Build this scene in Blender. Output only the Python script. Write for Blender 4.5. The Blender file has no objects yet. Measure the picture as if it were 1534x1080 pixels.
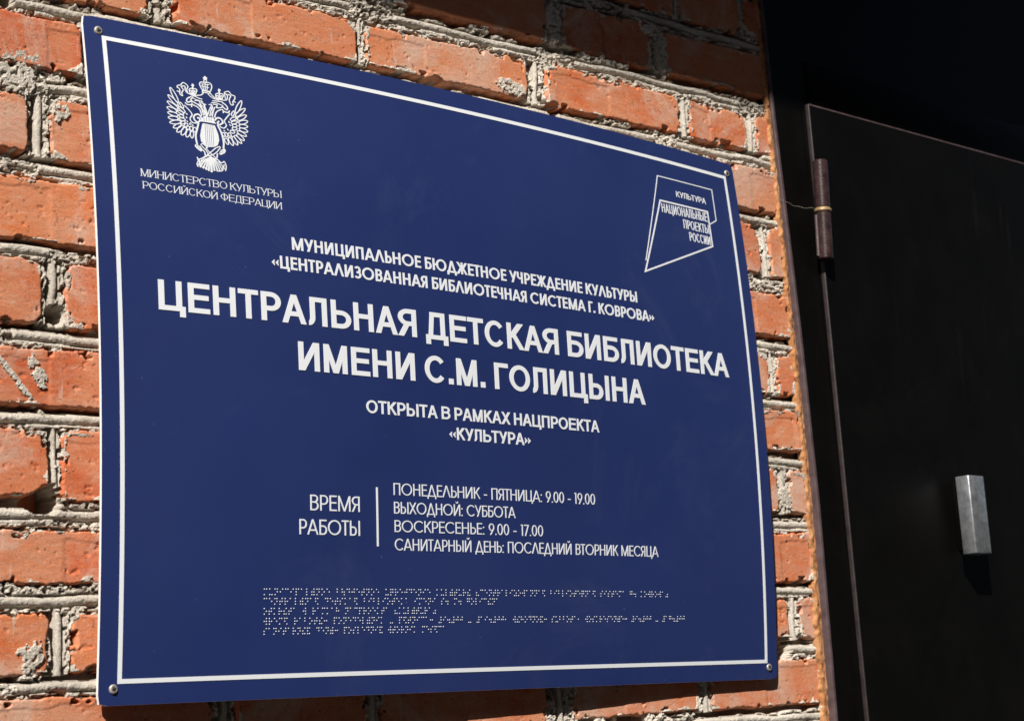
import bpy, math, random
import numpy as np
from mathutils import Vector, Matrix
from mathutils.geometry import delaunay_2d_cdt

S = bpy.context.scene
COL = S.collection
# ------------------------------------------------------------------ camera
R3 = [[0.7322871838976689, -0.6779951773810868, -0.06385937477935666],
      [0.08433366204160159, 0.18333756951068625, -0.9794259385234635],
      [0.6757538854833723, 0.7118355674268483, 0.19143356863471583]]
cd = bpy.data.cameras.new('camera'); cam = bpy.data.objects.new('camera', cd); COL.objects.link(cam)
M = Matrix(((R3[0][0], -R3[1][0], -R3[2][0], -0.85262404),
            (R3[0][1], -R3[1][1], -R3[2][1], -1.41755692),
            (R3[0][2], -R3[1][2], -R3[2][2], -0.04939813), (0, 0, 0, 1)))
cam.matrix_world = M
cd.sensor_width = 36; cd.lens = 2912.874 / 1534 * 36
cd.clip_start = 0.05; cd.clip_end = 500
cd.dof.use_dof = True; cd.dof.focus_distance = 1.87; cd.dof.aperture_fstop = 13
S.camera = cam
# ------------------------------------------------------------------ sky and sun
SD = Vector((1.28, 1.0, -1.42)).normalized()          # direction the sunlight travels
w = bpy.data.worlds.new('World'); S.world = w; w.use_nodes = True
nt = w.node_tree; nt.nodes.clear()
sky = nt.nodes.new('ShaderNodeTexSky'); sky.sky_type = 'NISHITA'; sky.sun_disc = False
sky.sun_elevation = math.asin(-SD.z); sky.sun_rotation = math.atan2(-SD.x, -SD.y) % (2 * math.pi)
bg = nt.nodes.new('ShaderNodeBackground'); bg.inputs['Strength'].default_value = .05
wo = nt.nodes.new('ShaderNodeOutputWorld')
nt.links.new(sky.outputs[0], bg.inputs[0]); nt.links.new(bg.outputs[0], wo.inputs[0])
sl = bpy.data.lights.new('sun', 'SUN'); sl.energy = 5.0; sl.angle = math.radians(0.53); sl.color = (1, .965, .915)
so = bpy.data.objects.new('sun', sl); COL.objects.link(so)
so.rotation_euler = SD.to_track_quat('-Z', 'Y').to_euler(); so.location = (-3, -3, 4)
S.view_settings.view_transform = 'Standard'; S.view_settings.look = 'None'
S.view_settings.exposure = 0.42; S.view_settings.gamma = 1; S.view_settings.use_curve_mapping = False
S.cycles.max_bounces = 6; S.cycles.diffuse_bounces = 3

# ------------------------------------------------------------------ helpers
def tag(o, label=None, cat=None, group=None, kind=None):
    for k, v in (('label', label), ('category', cat), ('group', group), ('kind', kind)):
        if v: o[k] = v
    return o
def empty(name, loc=(0, 0, 0), **k):
    o = bpy.data.objects.new(name, None); o.location = loc; o.empty_display_size = .05
    COL.objects.link(o); return tag(o, **k)
def link(name, me, mats=None, parent=None, **k):
    o = bpy.data.objects.new(name, me); COL.objects.link(o)
    if mats is not None:
        for m in (mats if isinstance(mats, (list, tuple)) else [mats]): me.materials.append(m)
    if parent: 
        o.parent = parent; o.matrix_parent_inverse = Matrix.Translation(-parent.location)
    return tag(o, **k)
def mesh(name, V, F, smooth=False, mi=None):
    me = bpy.data.meshes.new(name)
    V = np.asarray(V, dtype=np.float32)
    if isinstance(F, np.ndarray):
        n, k = F.shape
        me.vertices.add(len(V)); me.vertices.foreach_set('co', V.ravel())
        me.loops.add(n * k); me.loops.foreach_set('vertex_index', F.astype(np.int32).ravel())
        me.polygons.add(n); me.polygons.foreach_set('loop_start', np.arange(n, dtype=np.int32) * k)
        me.polygons.foreach_set('loop_total', np.full(n, k, dtype=np.int32))
        me.update(calc_edges=True); me.validate()
    else:
        me.from_pydata([tuple(map(float, v)) for v in V], [], F); me.update()
    me.polygons.foreach_set('use_smooth', np.full(len(me.polygons), bool(smooth)))
    if mi is not None: me.polygons.foreach_set('material_index', np.asarray(mi, dtype=np.int32))
    return me
def box_mesh(name, x0, x1, y0, y1, z0, z1, bev=0, seg=2):
    import bmesh
    bm = bmesh.new(); bmesh.ops.create_cube(bm, size=1)
    for v in bm.verts:
        v.co = Vector((x0 if v.co.x < 0 else x1, y0 if v.co.y < 0 else y1, z0 if v.co.z < 0 else z1))
    if bev: bmesh.ops.bevel(bm, geom=list(bm.edges), offset=bev, segments=seg, profile=.5, affect='EDGES')
    me = bpy.data.meshes.new(name); bm.to_mesh(me); bm.free()
    me.polygons.foreach_set('use_smooth', np.full(len(me.polygons), bool(bev)))
    if bev: me.set_sharp_from_angle(angle=math.radians(50))
    return me
# numpy noise (mm coordinates)
def _h(ix, iy, s):
    n = (ix.astype(np.int64) * 374761393 + iy.astype(np.int64) * 668265263 + s * 974634777) & 0x7fffffff
    n = ((n ^ (n >> 13)) * 1274126177) & 0x7fffffff
    n = ((n ^ (n >> 16)) * 1911520717) & 0x7fffffff
    return ((n ^ (n >> 15)) & 0xffffff) / float(0xffffff)
def vn(x, y, s=0):
    x = np.asarray(x, float); y = np.asarray(y, float); x, y = np.broadcast_arrays(x, y)
    ix = np.floor(x); iy = np.floor(y); fx = x - ix; fy = y - iy
    fx = fx * fx * fx * (fx * (fx * 6 - 15) + 10); fy = fy * fy * fy * (fy * (fy * 6 - 15) + 10)
    a = _h(ix, iy, s); b = _h(ix + 1, iy, s); c = _h(ix, iy + 1, s); d = _h(ix + 1, iy + 1, s)
    return ((a + (b - a) * fx) * (1 - fy) + (c + (d - c) * fx) * fy) * 2 - 1
def fbm(x, y, s=0, o=4, g=.5):
    r = 0; a = 1; t = 0
    for i in range(o):
        r = r + a * vn(x * 2 ** i + i * 17.3, y * 2 ** i - i * 9.1, s + i); t += a; a *= g
    return r / t * 1.5
def ss(a, b, x):
    t = np.clip((x - a) / (b - a), 0, 1); return t * t * (3 - 2 * t)

# ------------------------------------------------------------------ materials
def mat(name):
    m = bpy.data.materials.new(name); m.use_nodes = True
    b = m.node_tree.nodes['Principled BSDF']; return m, m.node_tree, b
def N(nt, t, **k):
    n = nt.nodes.new(t)
    for a, v in k.items():
        if a.startswith('i_'): n.inputs[a[2:].replace('_', ' ')].default_value = v
        else: setattr(n, a, v)
    return n
def noise(nt, co, scale, detail=4, rough=.5, dist=0, vec=None):
    n = N(nt, 'ShaderNodeTexNoise'); n.inputs['Scale'].default_value = scale; n.inputs['Detail'].default_value = detail
    n.inputs['Roughness'].default_value = rough; n.inputs['Distortion'].default_value = dist
    if vec:
        mp = N(nt, 'ShaderNodeMapping'); mp.inputs['Scale'].default_value = vec
        if len(vec) == 3: nt.links.new(co, mp.inputs[0]); co = mp.outputs[0]
    nt.links.new(co, n.inputs['Vector']); return n.outputs['Fac']
def ramp(nt, fac, stops):
    r = N(nt, 'ShaderNodeValToRGB'); e = r.color_ramp.elements
    while len(e) < len(stops): e.new(.5)
    for i, (p, c) in enumerate(stops):
        e[i].position = p; e[i].color = (c, c, c, 1) if isinstance(c, (int, float)) else (*c, 1)
    nt.links.new(fac, r.inputs[0]); return r.outputs[0]
def mix(nt, fac, a, b, mode='MIX'):
    m = N(nt, 'ShaderNodeMix', data_type='RGBA', blend_type=mode)
    for sck, v in ((m.inputs[0], fac), (m.inputs[6], a), (m.inputs[7], b)):
        if hasattr(v, 'links') or hasattr(v, 'is_linked'): nt.links.new(v, sck)
        elif isinstance(v, (int, float)): sck.default_value = v
        else: sck.default_value = (*v, 1)
    return m.outputs[2]
def bump(nt, b, h, strength, dist):
    bp = N(nt, 'ShaderNodeBump'); bp.inputs['Strength'].default_value = strength; bp.inputs['Distance'].default_value = dist
    nt.links.new(h, bp.inputs['Height'])
    if b.inputs['Normal'].is_linked: nt.links.new(b.inputs['Normal'].links[0].from_socket, bp.inputs['Normal'])
    nt.links.new(bp.outputs[0], b.inputs['Normal'])
def simple(name, col, rough=.5, metal=0, spec=.5, var=0, bs=0, scale=60):
    m, t, b = mat(name); b.inputs['Base Color'].default_value = (*col, 1); b.inputs['Roughness'].default_value = rough
    b.inputs['Metallic'].default_value = metal; b.inputs['Specular IOR Level'].default_value = spec
    co = N(t, 'ShaderNodeTexCoord').outputs['Object']
    if var:
        f = ramp(t, noise(t, co, scale, 5, .6), [(.3, 0.), (.7, 1.)])
        c = mix(t, f, tuple(x * (1 - var) for x in col), tuple(min(1, x * (1 + var)) for x in col)); t.links.new(c, b.inputs['Base Color'])
    if bs: bump(t, b, noise(t, co, scale * 8, 3), .3, bs)
    return m

# brick: fired clay, dragged texture, lime bloom and dusty patches, per-brick tone
m_brick, t, b = mat('brick_clay')
co = N(t, 'ShaderNodeTexCoord').outputs['Object']; oi = N(t, 'ShaderNodeObjectInfo')
rnd = oi.outputs['Random']
c0 = ramp(t, rnd, [(0, (.50, .100, .034)), (.3, (.64, .175, .056)), (.55, (.56, .120, .044)), (.8, (.70, .215, .074)), (1, (.50, .150, .075))])
big = ramp(t, noise(t, co, 14, 4, .6, .6), [(.35, 0.), (.68, 1.)])
c1 = mix(t, big, c0, (.62, .250, .125))
st = ramp(t, noise(t, co, 30, 6, .65, .4, (1, 1, 3.5)), [(.42, 0.), (.7, 1.)])
c2 = mix(t, N(t, 'ShaderNodeMath', operation='MULTIPLY').outputs[0], c1, (.63, .32, .20)); 
mm = [n for n in t.nodes if n.bl_idname == 'ShaderNodeMath'][-1]; t.links.new(st, mm.inputs[0]); mm.inputs[1].default_value = .55
dust = ramp(t, noise(t, co, 9, 7, .68, 1.2), [(.50, 0.), (.66, .75)])
c3 = mix(t, dust, c2, (.62, .44, .34))
scr = ramp(t, noise(t, co, 42, 5, .6, .3, (2.6, 1, .35)), [(.64, 0.), (.72, .7)])
c4 = mix(t, scr, c3, (.62, .47, .38))
scr2 = ramp(t, noise(t, co, 75, 6, .7, .8, (1, 1, 5)), [(.60, 0.), (.66, .45)])
c4 = mix(t, scr2, c4, (.66, .50, .41))
drk = ramp(t, noise(t, co, 20, 6, .7, .5), [(.64, 0.), (.78, .45)])
c4 = mix(t, drk, c4, (.24, .075, .045))
spk = ramp(t, noise(t, co, 900, 2, .5), [(.25, .72), (.5, 1.), (.8, 1.12)])
c5 = mix(t, 1.0, c4, spk, 'MULTIPLY')
pits = ramp(t, noise(t, co, 260, 2, .5), [(.26, .45), (.34, 1.)])
c6 = mix(t, 1.0, c5, pits, 'MULTIPLY')
t.links.new(c6, b.inputs['Base Color']); b.inputs['Roughness'].default_value = .88; b.inputs['Specular IOR Level'].default_value = .25
bump(t, b, noise(t, co, 90, 8, .6, .3, (1, 1, 2.6)), .5, .0009)
bump(t, b, noise(t, co, 800, 4, .6), .5, .0005)
bump(t, b, pits, .5, .0006)
# mortar: sandy grey-beige cement
m_mortar, t, b = mat('mortar_cement')
co = N(t, 'ShaderNodeTexCoord').outputs['Object']
c = mix(t, ramp(t, noise(t, co, 25, 6, .6), [(.3, 0.), (.7, 1.)]), (.46, .405, .335), (.72, .65, .555))
c = mix(t, 1.0, c, ramp(t, noise(t, co, 1100, 2, .5), [(.25, .45), (.5, 1.), (.75, 1.2)]), 'MULTIPLY')
c = mix(t, ramp(t, noise(t, co, 40, 5, .7), [(.66, 0.), (.8, .35)]), c, (.48, .24, .16))
t.links.new(c, b.inputs['Base Color']); b.inputs['Roughness'].default_value = .95; b.inputs['Specular IOR Level'].default_value = .2
bump(t, b, noise(t, co, 520, 5, .7), .8, .0014)
bump(t, b, noise(t, co, 1500, 3, .6), .7, .0006)
# sign print
m_blue, t, b = mat('blue_print')
co = N(t, 'ShaderNodeTexCoord').outputs['Object']
c = mix(t, ramp(t, noise(t, co, 5, 4, .5), [(.3, 0.), (.7, 1.)]), (.0118, .0245, .112), (.0148, .0295, .129))
c = mix(t, ramp(t, noise(t, co, 330, 1, .4), [(.80, 0.), (.83, .22)]), c, (.3, .32, .42))
c = mix(t, ramp(t, noise(t, co, 6, 8, .75, 1.), [(.55, 0.), (.85, .08)]), c, (.22, .25, .34))
t.links.new(c, b.inputs['Base Color']); b.inputs['Specular IOR Level'].default_value = .55
t.links.new(ramp(t, noise(t, co, 4, 6, .6, .5), [(.3, .44), (.7, .56)]), b.inputs['Roughness'])
m_white = simple('white_print', (.80, .82, .84), .45, 0, .4)
m_pvc = simple('white_plastic_edge', (.82, .82, .80), .5, 0, .4)
m_screw = simple('screw_steel', (.42, .39, .34), .5, .45, .5, .35, .0002, 300)
m_dark = simple('dark_recess', (.012, .012, .012), .8)
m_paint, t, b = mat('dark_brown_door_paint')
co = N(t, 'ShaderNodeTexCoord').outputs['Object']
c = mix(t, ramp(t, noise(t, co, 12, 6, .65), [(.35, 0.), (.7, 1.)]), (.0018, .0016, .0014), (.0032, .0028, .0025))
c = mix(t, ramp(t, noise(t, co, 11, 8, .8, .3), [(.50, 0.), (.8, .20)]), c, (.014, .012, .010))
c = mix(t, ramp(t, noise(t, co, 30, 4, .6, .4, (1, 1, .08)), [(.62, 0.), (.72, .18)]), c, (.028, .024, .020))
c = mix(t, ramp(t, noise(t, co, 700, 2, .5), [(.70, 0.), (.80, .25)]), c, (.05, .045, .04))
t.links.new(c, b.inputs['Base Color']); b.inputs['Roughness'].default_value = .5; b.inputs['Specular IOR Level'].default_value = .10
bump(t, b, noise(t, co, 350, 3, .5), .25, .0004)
m_edge, t, b = mat('brown_highlight_paint')  # lighter than the door paint: the edges' sun highlight put into the colour
co = N(t, 'ShaderNodeTexCoord').outputs['Object']
c = mix(t, ramp(t, noise(t, co, 60, 6, .65), [(.35, 0.), (.7, 1.)]), (.055, .034, .036), (.10, .068, .070))
t.links.new(c, b.inputs['Base Color']); b.inputs['Roughness'].default_value = .45; b.inputs['Specular IOR Level'].default_value = .4
bump(t, b, noise(t, co, 420, 3, .5), .35, .0005)
m_leafedge = simple('leaf_highlight_paint', (.028, .020, .020), .5, 0, .4, .4, .0004, 60)  # fainter painted highlight for the side edge of the leaf
m_hinge, t, b = mat('brown_hinge_paint')
co = N(t, 'ShaderNodeTexCoord').outputs['Object']
c = mix(t, ramp(t, noise(t, co, 90, 6, .65), [(.35, 0.), (.7, 1.)]), (.018, .010, .010), (.060, .030, .030))
t.links.new(c, b.inputs['Base Color']); b.inputs['Roughness'].default_value = .30; b.inputs['Specular IOR Level'].default_value = .5
bump(t, b, noise(t, co, 500, 3, .5), .4, .0005)
m_rust, t, b = mat('rusty_sealant')
co = N(t, 'ShaderNodeTexCoord').outputs['Object']
c = mix(t, ramp(t, noise(t, co, 45, 6, .7), [(.3, 0.), (.7, 1.)]), (.34, .11, .025), (.58, .31, .14))
c = mix(t, ramp(t, noise(t, co, 110, 4, .7), [(.52, 0.), (.66, .85)]), c, (.17, .06, .015))
t.links.new(c, b.inputs['Base Color']); b.inputs['Roughness'].default_value = .9
bump(t, b, noise(t, co, 260, 5, .6), .6, .002)
m_brass = simple('tan_washer', (.40, .27, .14), .45, .3, .5, .3, .0003, 200)
m_steel, t, b = mat('satin_steel')
co = N(t, 'ShaderNodeTexCoord').outputs['Object']
c = mix(t, ramp(t, noise(t, co, 70, 6, .7), [(.35, 0.), (.7, 1.)]), (.34, .35, .37), (.72, .73, .75))
t.links.new(c, b.inputs['Base Color']); b.inputs['Metallic'].default_value = .85; b.inputs['Roughness'].default_value = .42
bump(t, b, noise(t, co, 500, 3, .5), .3, .0003)
m_web = simple('cobweb', (.30, .26, .21), .8)
m_concrete = simple('concrete', (.33, .32, .30), .9, 0, .3, .15, .002, 6)
m_asphalt = simple('asphalt', (.055, .055, .055), .9, 0, .3, .2, .003, 20)

# ------------------------------------------------------------------ ground
link('ground', mesh('ground', [(-60, -60, -1.75), (60, -60, -1.75), (60, 60, -1.75), (-60, 60, -1.75)], [(0, 1, 2, 3)]), m_asphalt, kind='structure')
# canopy over the entrance (casts the shade across the top of the wall and door)
can = empty('door_canopy', (.6, 0.03, 1.8), label='flat concrete canopy slab over the entrance, shading the top of the wall', cat='canopy')
ZB = .700 + .72 * 1.42
link('slab', box_mesh('slab', -1.6, 2.4, -.72, .03, ZB, ZB + .12, .004), m_concrete, can)
link('drip_edge', box_mesh('drip_edge', -1.6, 2.4, -.735, -.7205, ZB + .02, ZB + .1, .002), m_edge, can)
opp = empty('added_yard_block', (8, -14, -1.75), label='unseen dark brick building added across the yard to cut sky light and reflections', cat='building')  # out of view, added to darken ambient light and the door's reflections
m_far = simple('added_block_brick', (.07, .045, .035), .9, 0, .3, .3, .01, 3)
m_glass = simple('window_glass', (.02, .025, .03), .1)
link('walls', box_mesh('walls', -34, 34, -19, -13, -1.75, 12.5), m_far, opp)
link('wing', box_mesh('wing', -34, -24, -12.998, 6, -1.75, 12.5), m_far, opp)  # added as well, closes off more of the low sky
link('roof', box_mesh('roof', -34.4, 34.4, -19.4, -12.6, 12.502, 12.9), m_concrete, opp)
wm = box_mesh('window', -.7, .7, -.04, .05, -.8, .8)
for fz in (0.6, 3.8, 7.0, 10.0):
    for fx in range(-21, 33, 4):
        o = link('window', wm, [m_glass] if not wm.materials else None); o.location = (fx, -13, fz); o.parent = opp; o.matrix_parent_inverse = Matrix.Translation(-opp.location)

# ------------------------------------------------------------------ brick wall
YF = .007                                             # mean brick face plane
COURSES = {3: (843, 898, 850, 905), 2: (768, 822, 775, 826), 1: (690, 745, 700, 754), 0: (614, 660, 629, 675), -1: (545, 594, 550, 607), -2: (466, 519, 475, 535),
           -3: (389, 445, 400, 452), -4: (318, 376, 330, 378), -5: (249, 299, 262, 310), -6: (171, 230, 190, 240), -7: (100, 148, 109, 166),
           -8: (28, 78, 45, 92), -9: (-40, 9, -29, 22), -10: (-112, -60, -104, -54)}
def cz(k, x):
    a = COURSES[k]; q = np.clip(np.asarray(x, float) / 960, -.2, 1.05)
    return a[0] + (a[2] - a[0]) * q, a[1] + (a[3] - a[1]) * q
# measured bricks: (x left, x right) per course; optional corner offsets (TL, TR, BR, BL dz)
ROWS = {
 2: [(390, 600), (629, 799), (813, 919), (930, 968)],
 1: [(130, 346), (368, 586), (612, 755), (778, 968)],
 0: [(-140, 75), (100, 315), (328, 551), (578, 792), (813, 915), (932, 962)],
 -1: [(-210, 5 + 0), (30, 246), (270, 486), (510, 726), (750, 966)],
 -2: [(-265, -50), (-28, 190), (214, 430), (454, 670), (694, 919), (938, 964)],
 -3: [(-96, 120), (145, 361), (386, 602), (627, 843), (868, 963)],
 -4: [(-255, -39), (-17, 199), (224, 440), (465, 681), (706, 915), (930, 963)],
 -5: [(-100, 116), (141, 357), (382, 598), (623, 839), (864, 964)],
 -6: [(-252, -36), (-24, 192), (217, 433), (458, 674), (699, 911), (932, 964)],
 -7: [(-104, 112), (137, 353), (378, 594), (619, 835), (860, 965)],
 -8: [(-255, -39), (-19, 197), (222, 438), (463, 679), (704, 911), (931, 965)],
 -9: [(-98, 119), (142, 285), (304, 518), (556, 748), (768, 958)],
}
wall = empty('brick_wall', (.3, .1, -1.75), label='rough red brick wall with sloppy grey mortar joints beside the dark door', cat='wall')
rng = random.Random(5)
for row in ROWS.values():                              # the wall goes on to the left of the picture
    while row[0][0] > -330: row.insert(0, (row[0][0] - 240, row[0][0] - 24))
BR = []     # detailed bricks: x0,x1,zb0,zb1,zt0,zt1,face offset mm
for k, row in ROWS.items():
    for (x0, x1) in row:
        b0, t0 = cz(k, x0); b1, t1 = cz(k, x1)
        j = [rng.uniform(-2.2, 2.2) for _ in range(4)]
        BR.append([x0, x1, b0 + j[0], b1 + j[1], t0 + j[2], t1 + j[3], rng.uniform(-1.6, 1.2), k])
def hidden(x0, x1, z0, z1):
    return x0 > 25 and x1 < 845 and z0 > 20 and z1 < 590
HOLES = [(-36, 171, 12), (-47, 167, 9), (899, 33, 13), (889, 30, 10), (420, 615, 11), (434, 612, 9), (-70, 602, 8), (-26, 328, 8), (588, 620, 9)]
CRACKS = [(681, 694, 672, 750)]
def brick_height(x, z, B, seed):
    """outward height in mm of the brick surface relative to the wall face plane; x,z mm"""
    x0, x1, b0, b1, t0, t1, off, k = B
    q = np.clip((x - x0) / (x1 - x0), 0, 1)
    lo = b0 + (b1 - b0) * q; hi = t0 + (t1 - t0) * q
    wob = 1.5 * fbm(x / 24, z / 24, seed, 3, .55) + 1.0 * fbm(x / 4.5, z / 4.5, seed + 9, 3, .6)
    dl = np.minimum(x - x0, x1 - x); dz = np.minimum(z - lo, hi - z)
    r = 9.0
    cx = np.maximum(r - dl, 0); cy = np.maximum(r - dz, 0)
    d = np.minimum(np.minimum(dl, dz), r - np.sqrt(cx * cx + cy * cy)) + wob - .6
    chip = ss(.42, .66, fbm(x / 15 + 31, z / 15, seed + 40, 3, .6)) * ss(13, 3, np.minimum(dl, dz))
    d = d - chip * 7.0
    for (hx, hz, hr) in HOLES:
        if x0 - 20 < hx < x1 + 20:
            d = np.minimum(d, np.hypot(x - hx, z - hz) - hr + 2.2 * fbm(x / 7, z / 7, seed + 80, 3, .6))
    e = 1.5
    h = off + np.where(d > e, 0, np.where(d > 0, -(e - np.sqrt(np.maximum(e * e - (e - d) ** 2, 0))), -e - np.minimum(-d, 3) * 11))
    h = h + .28 * fbm(x / 45, z / 25, seed + 3, 3, .5) + .10 * fbm(x / 4, z / 2.2, seed + 5, 3, .65)
    g = fbm(x / 10, z / 7, seed + 21, 3, .6)                                   # spalls
    h = h - .9 * ss(.88, .93, g) * ss(2, 6, d)
    p = vn(x / 2.6, z / 2.6, seed + 60)                                        # small pits
    h = h - .8 * ss(.90, .97, p)
    lam = hi - z + 2.5 * fbm(x / 25, z * 0, seed + 70, 3)                      # dragged lamination below the top arris
    h = h + .7 * (ss(9.0, 8.3, lam) - 1) * ss(.15, .3, vn(x / 55, z * 0 + k, seed + 71))
    for (ax0, az0, ax1, az1) in CRACKS:
        if x0 < ax0 < x1:
            q_ = np.clip((z - az0) / (az1 - az0), 0, 1); xc = ax0 + (ax1 - ax0) * q_ + 2.5 * vn(z / 9, z * 0, 77)
            h = h - 3.0 * ss(1.1, .5, np.abs(x - xc)) * ((z > min(az0, az1)) & (z < max(az0, az1)))
    return h

for i, B in enumerate(BR):
    x0, x1 = B[0], B[1]; z0 = min(B[2], B[3]); z1 = max(B[4], B[5])
    hid = hidden(x0, x1, z0, z1)
    st_ = 9.0 if hid else (3.2 if x1 < -90 else 1.15)
    pad = 2.6
    xs = np.linspace(x0 - pad, x1 + pad, max(4, int((x1 - x0 + 2 * pad) / st_)))
    zs = np.linspace(z0 - pad, z1 + pad, max(4, int((z1 - z0 + 2 * pad) / st_)))
    if not hid:   # coarser where the sign covers it
        fine = (xs < 25) | (xs > 845) | (np.full(len(xs), (z0 < 12) or (z1 > 575)))
        keep = fine.copy(); keep[::9] = True; keep[0] = keep[-1] = True; xs = xs[keep]
    X, Z = np.meshgrid(xs, zs)
    h = brick_height(X, Z, B, 100 + i * 7)
    h[0, :] = h[-1, :] = -30; h[:, 0] = h[:, -1] = -30
    V = np.stack([X.ravel() / 1000, YF - h.ravel() / 1000, Z.ravel() / 1000], 1)
    n, m_ = X.shape; a = (np.arange(n - 1)[:, None] * m_ + np.arange(m_ - 1)[None, :]).ravel()
    F = np.stack([a, a + 1, a + m_ + 1, a + m_], 1)
    link('brick', mesh('brick', V, F, True), m_brick, wall)
# plain bricks out of the picture, so that the wall goes on
def plain_brick(x0, x1, z0, z1):
    y = YF + rng.uniform(-.0012, .0015)
    xs = np.linspace(x0 - 2, x1 + 2, max(8, int((x1 - x0) / 7))); zs = np.linspace(z0 - 2, z1 + 2, 12)
    X_, Z_ = np.meshgrid(xs, zs); h = brick_height(X_, Z_, [x0, x1, z0, z0, z1, z1, rng.uniform(-1, 1), 0], int(x0 * 7 + z0) % 9999)
    h[0, :] = h[-1, :] = -20; h[:, 0] = h[:, -1] = -20; n_, m2 = X_.shape
    a_ = (np.arange(n_ - 1)[:, None] * m2 + np.arange(m2 - 1)[None, :]).ravel()
    link('brick', mesh('brick', np.stack([X_.ravel() / 1000, YF - h.ravel() / 1000, Z_.ravel() / 1000], 1), np.stack([a_, a_ + 1, a_ + m2 + 1, a_ + m2], 1), True), m_brick, wall)
for k in range(-12, 7):
    if k in COURSES: zb, zt = COURSES[k][0], COURSES[k][1]
    elif k < -10: zb, zt = -112 + (k + 10) * 74, -58 + (k + 10) * 74
    else: zb, zt = 843 + (k - 3) * 75, 898 + (k - 3) * 75
    right = 966
    first = ROWS.get(k, [(990, 0)])[0][0] - 24
    if k not in ROWS:
        xs = right if k % 2 else right - 24 - 100
        if k % 2 == 0: plain_brick(right - 96, right, zb + 5, zt + 5)
        first = xs
    x = first
    while x > -560:
        plain_brick(x - 216, x, zb, zt); x -= 240
# ------------------------------------------------------------------ mortar height field
GX = np.concatenate([np.arange(-340, -97, 2.6), np.arange(-96, 971.01, 1.05)]); GZ = np.arange(-70, 838.01, 1.05)
X, Z = np.meshgrid(GX, GZ)
H = -8.5 + 3.2 * fbm(X / 11, Z / 9, 1, 4, .55) + 1.6 * fbm(X / 3.3, Z / 3.3, 2, 3, .65)
ks = sorted(COURSES)
inb = np.full(X.shape, -99.0); boff = np.zeros(X.shape)
def circ(d, r, top): # round bead profile
    return np.where(np.abs(d) < r, top - r + np.sqrt(np.maximum(r * r - d * d, 0)), -99)
for k0, k1 in zip(ks[:-1], ks[1:]):
    lo = cz(k0, X)[1]; hi = cz(k1, X)[0]; wd = hi - lo
    q = (Z - lo) / wd
    sel = (q > -.35) & (q < 1.35)
    n1 = vn(X / 70, X * 0 + k0 * 3.7, 11); n2 = vn(X / 38, X * 0 + k0 * 5.1, 12); n3 = vn(X / 16, X * 0 + k0, 13)
    tool = ss(-.75, -.25, vn(X / 85, X * 0 + k0 * 1.7, 14))
    fine = .55 * fbm(X / 5, Z / 3, 15, 3, .6) + .35 * fbm(X / 2.2, Z / 2.2, 16, 2)
    # joint from the bottom: crumbly lip, groove, round tooled bead, open dark slot under the brick above
    crumb = -1.6 + 1.5 * fbm(X / 9, Z / 4, 17, 3, .6) + 1.2 * ss(-.4, .3, vn(X / 26, Z / 9, 91)) * fbm(X / 2.8, Z / 2.3, 18, 2, .8)
    crumb = crumb - 9 * ss(.30, .48, vn(X / 3.4, Z / 2.1, 19)) - 3 * ss(.4, .6, vn(X / 8, Z / 3, 20))
    zc_ = lo + wd * (.46 + .07 * n2)
    slot = ss(.70 + .08 * n3, .78 + .08 * n3, q) * ss(-.62, -.30, n1 + .45 * n3)
    hj = crumb * (1 - slot) - 17 * slot
    hj = np.where(tool > .35, np.where(np.abs(Z - zc_) < 5.6, -5.5 + .6 * n3, hj), hj)
    bead1 = circ(Z - zc_, 3.9 + .5 * n3, -.3 + .8 * n1) + fine * .7
    bead2 = circ(Z - (zc_ - 6.6), 2.3, -1.3 + .6 * n3) + fine * .8
    hj = np.maximum(hj, np.where(tool > .35, bead1, -99)); hj = np.maximum(hj, np.where((tool > .35) & (n3 + n1 > -.05), bead2, -99))
    H = np.where((q > -.15) & (q < 1.15), np.maximum(hj, -18), H)
# vertical joints
for k, row in ROWS.items():
    for a, c_ in zip(row[:-1], row[1:]):
        xl, xr = a[1], c_[0]; wd = xr - xl
        lo, hi = cz(k, X)
        sel = (X > xl - 4) & (X < xr + 4) & (Z > lo - 1) & (Z < hi + 1)
        if not sel.any(): continue
        Xs, Zs = X[sel], Z[sel]; q = (Xs - xl) / wd
        n1 = vn(Zs / 30, Zs * 0 + xl, 21); n2 = vn(Zs / 14, Zs * 0 + xl, 22)
        crumb = -2.2 + 2.0 * fbm(Xs / 4, Zs / 7, 23, 3, .6) + 1.3 * fbm(Xs / 2.4, Zs / 2.8, 24, 2, .7)
        crumb = crumb - 10 * ss(.28, .48, vn(Xs / 2.4, Zs / 3.6, 27))
        cx_ = xl + wd * (.48 + .08 * n1)
        br_ = min(3.2, wd * .17)
        bead = circ(Xs - cx_, br_ + .3 * n2, -1.8 + .8 * n1) + .4 * fbm(Xs / 3, Zs / 5, 25, 3)
        off_ = Xs - cx_
        body = np.where((off_ < 0) & (off_ > -br_ - min(4.2, wd * .24)) & (n2 > -.45), -16, crumb)
        body = np.where((off_ > 0) & (off_ < br_ + 1.6) & (n2 + n1 > -.3), -7, body)
        body = body - 7 * ss(.25, .55, vn(Zs / 18, Zs * 0 + xl * 3, 26)) * ss(.8, .6, q)
        H[sel] = np.maximum(np.maximum(body, np.where(n1 + .75 > 0, bead, -99)), -18)
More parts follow.
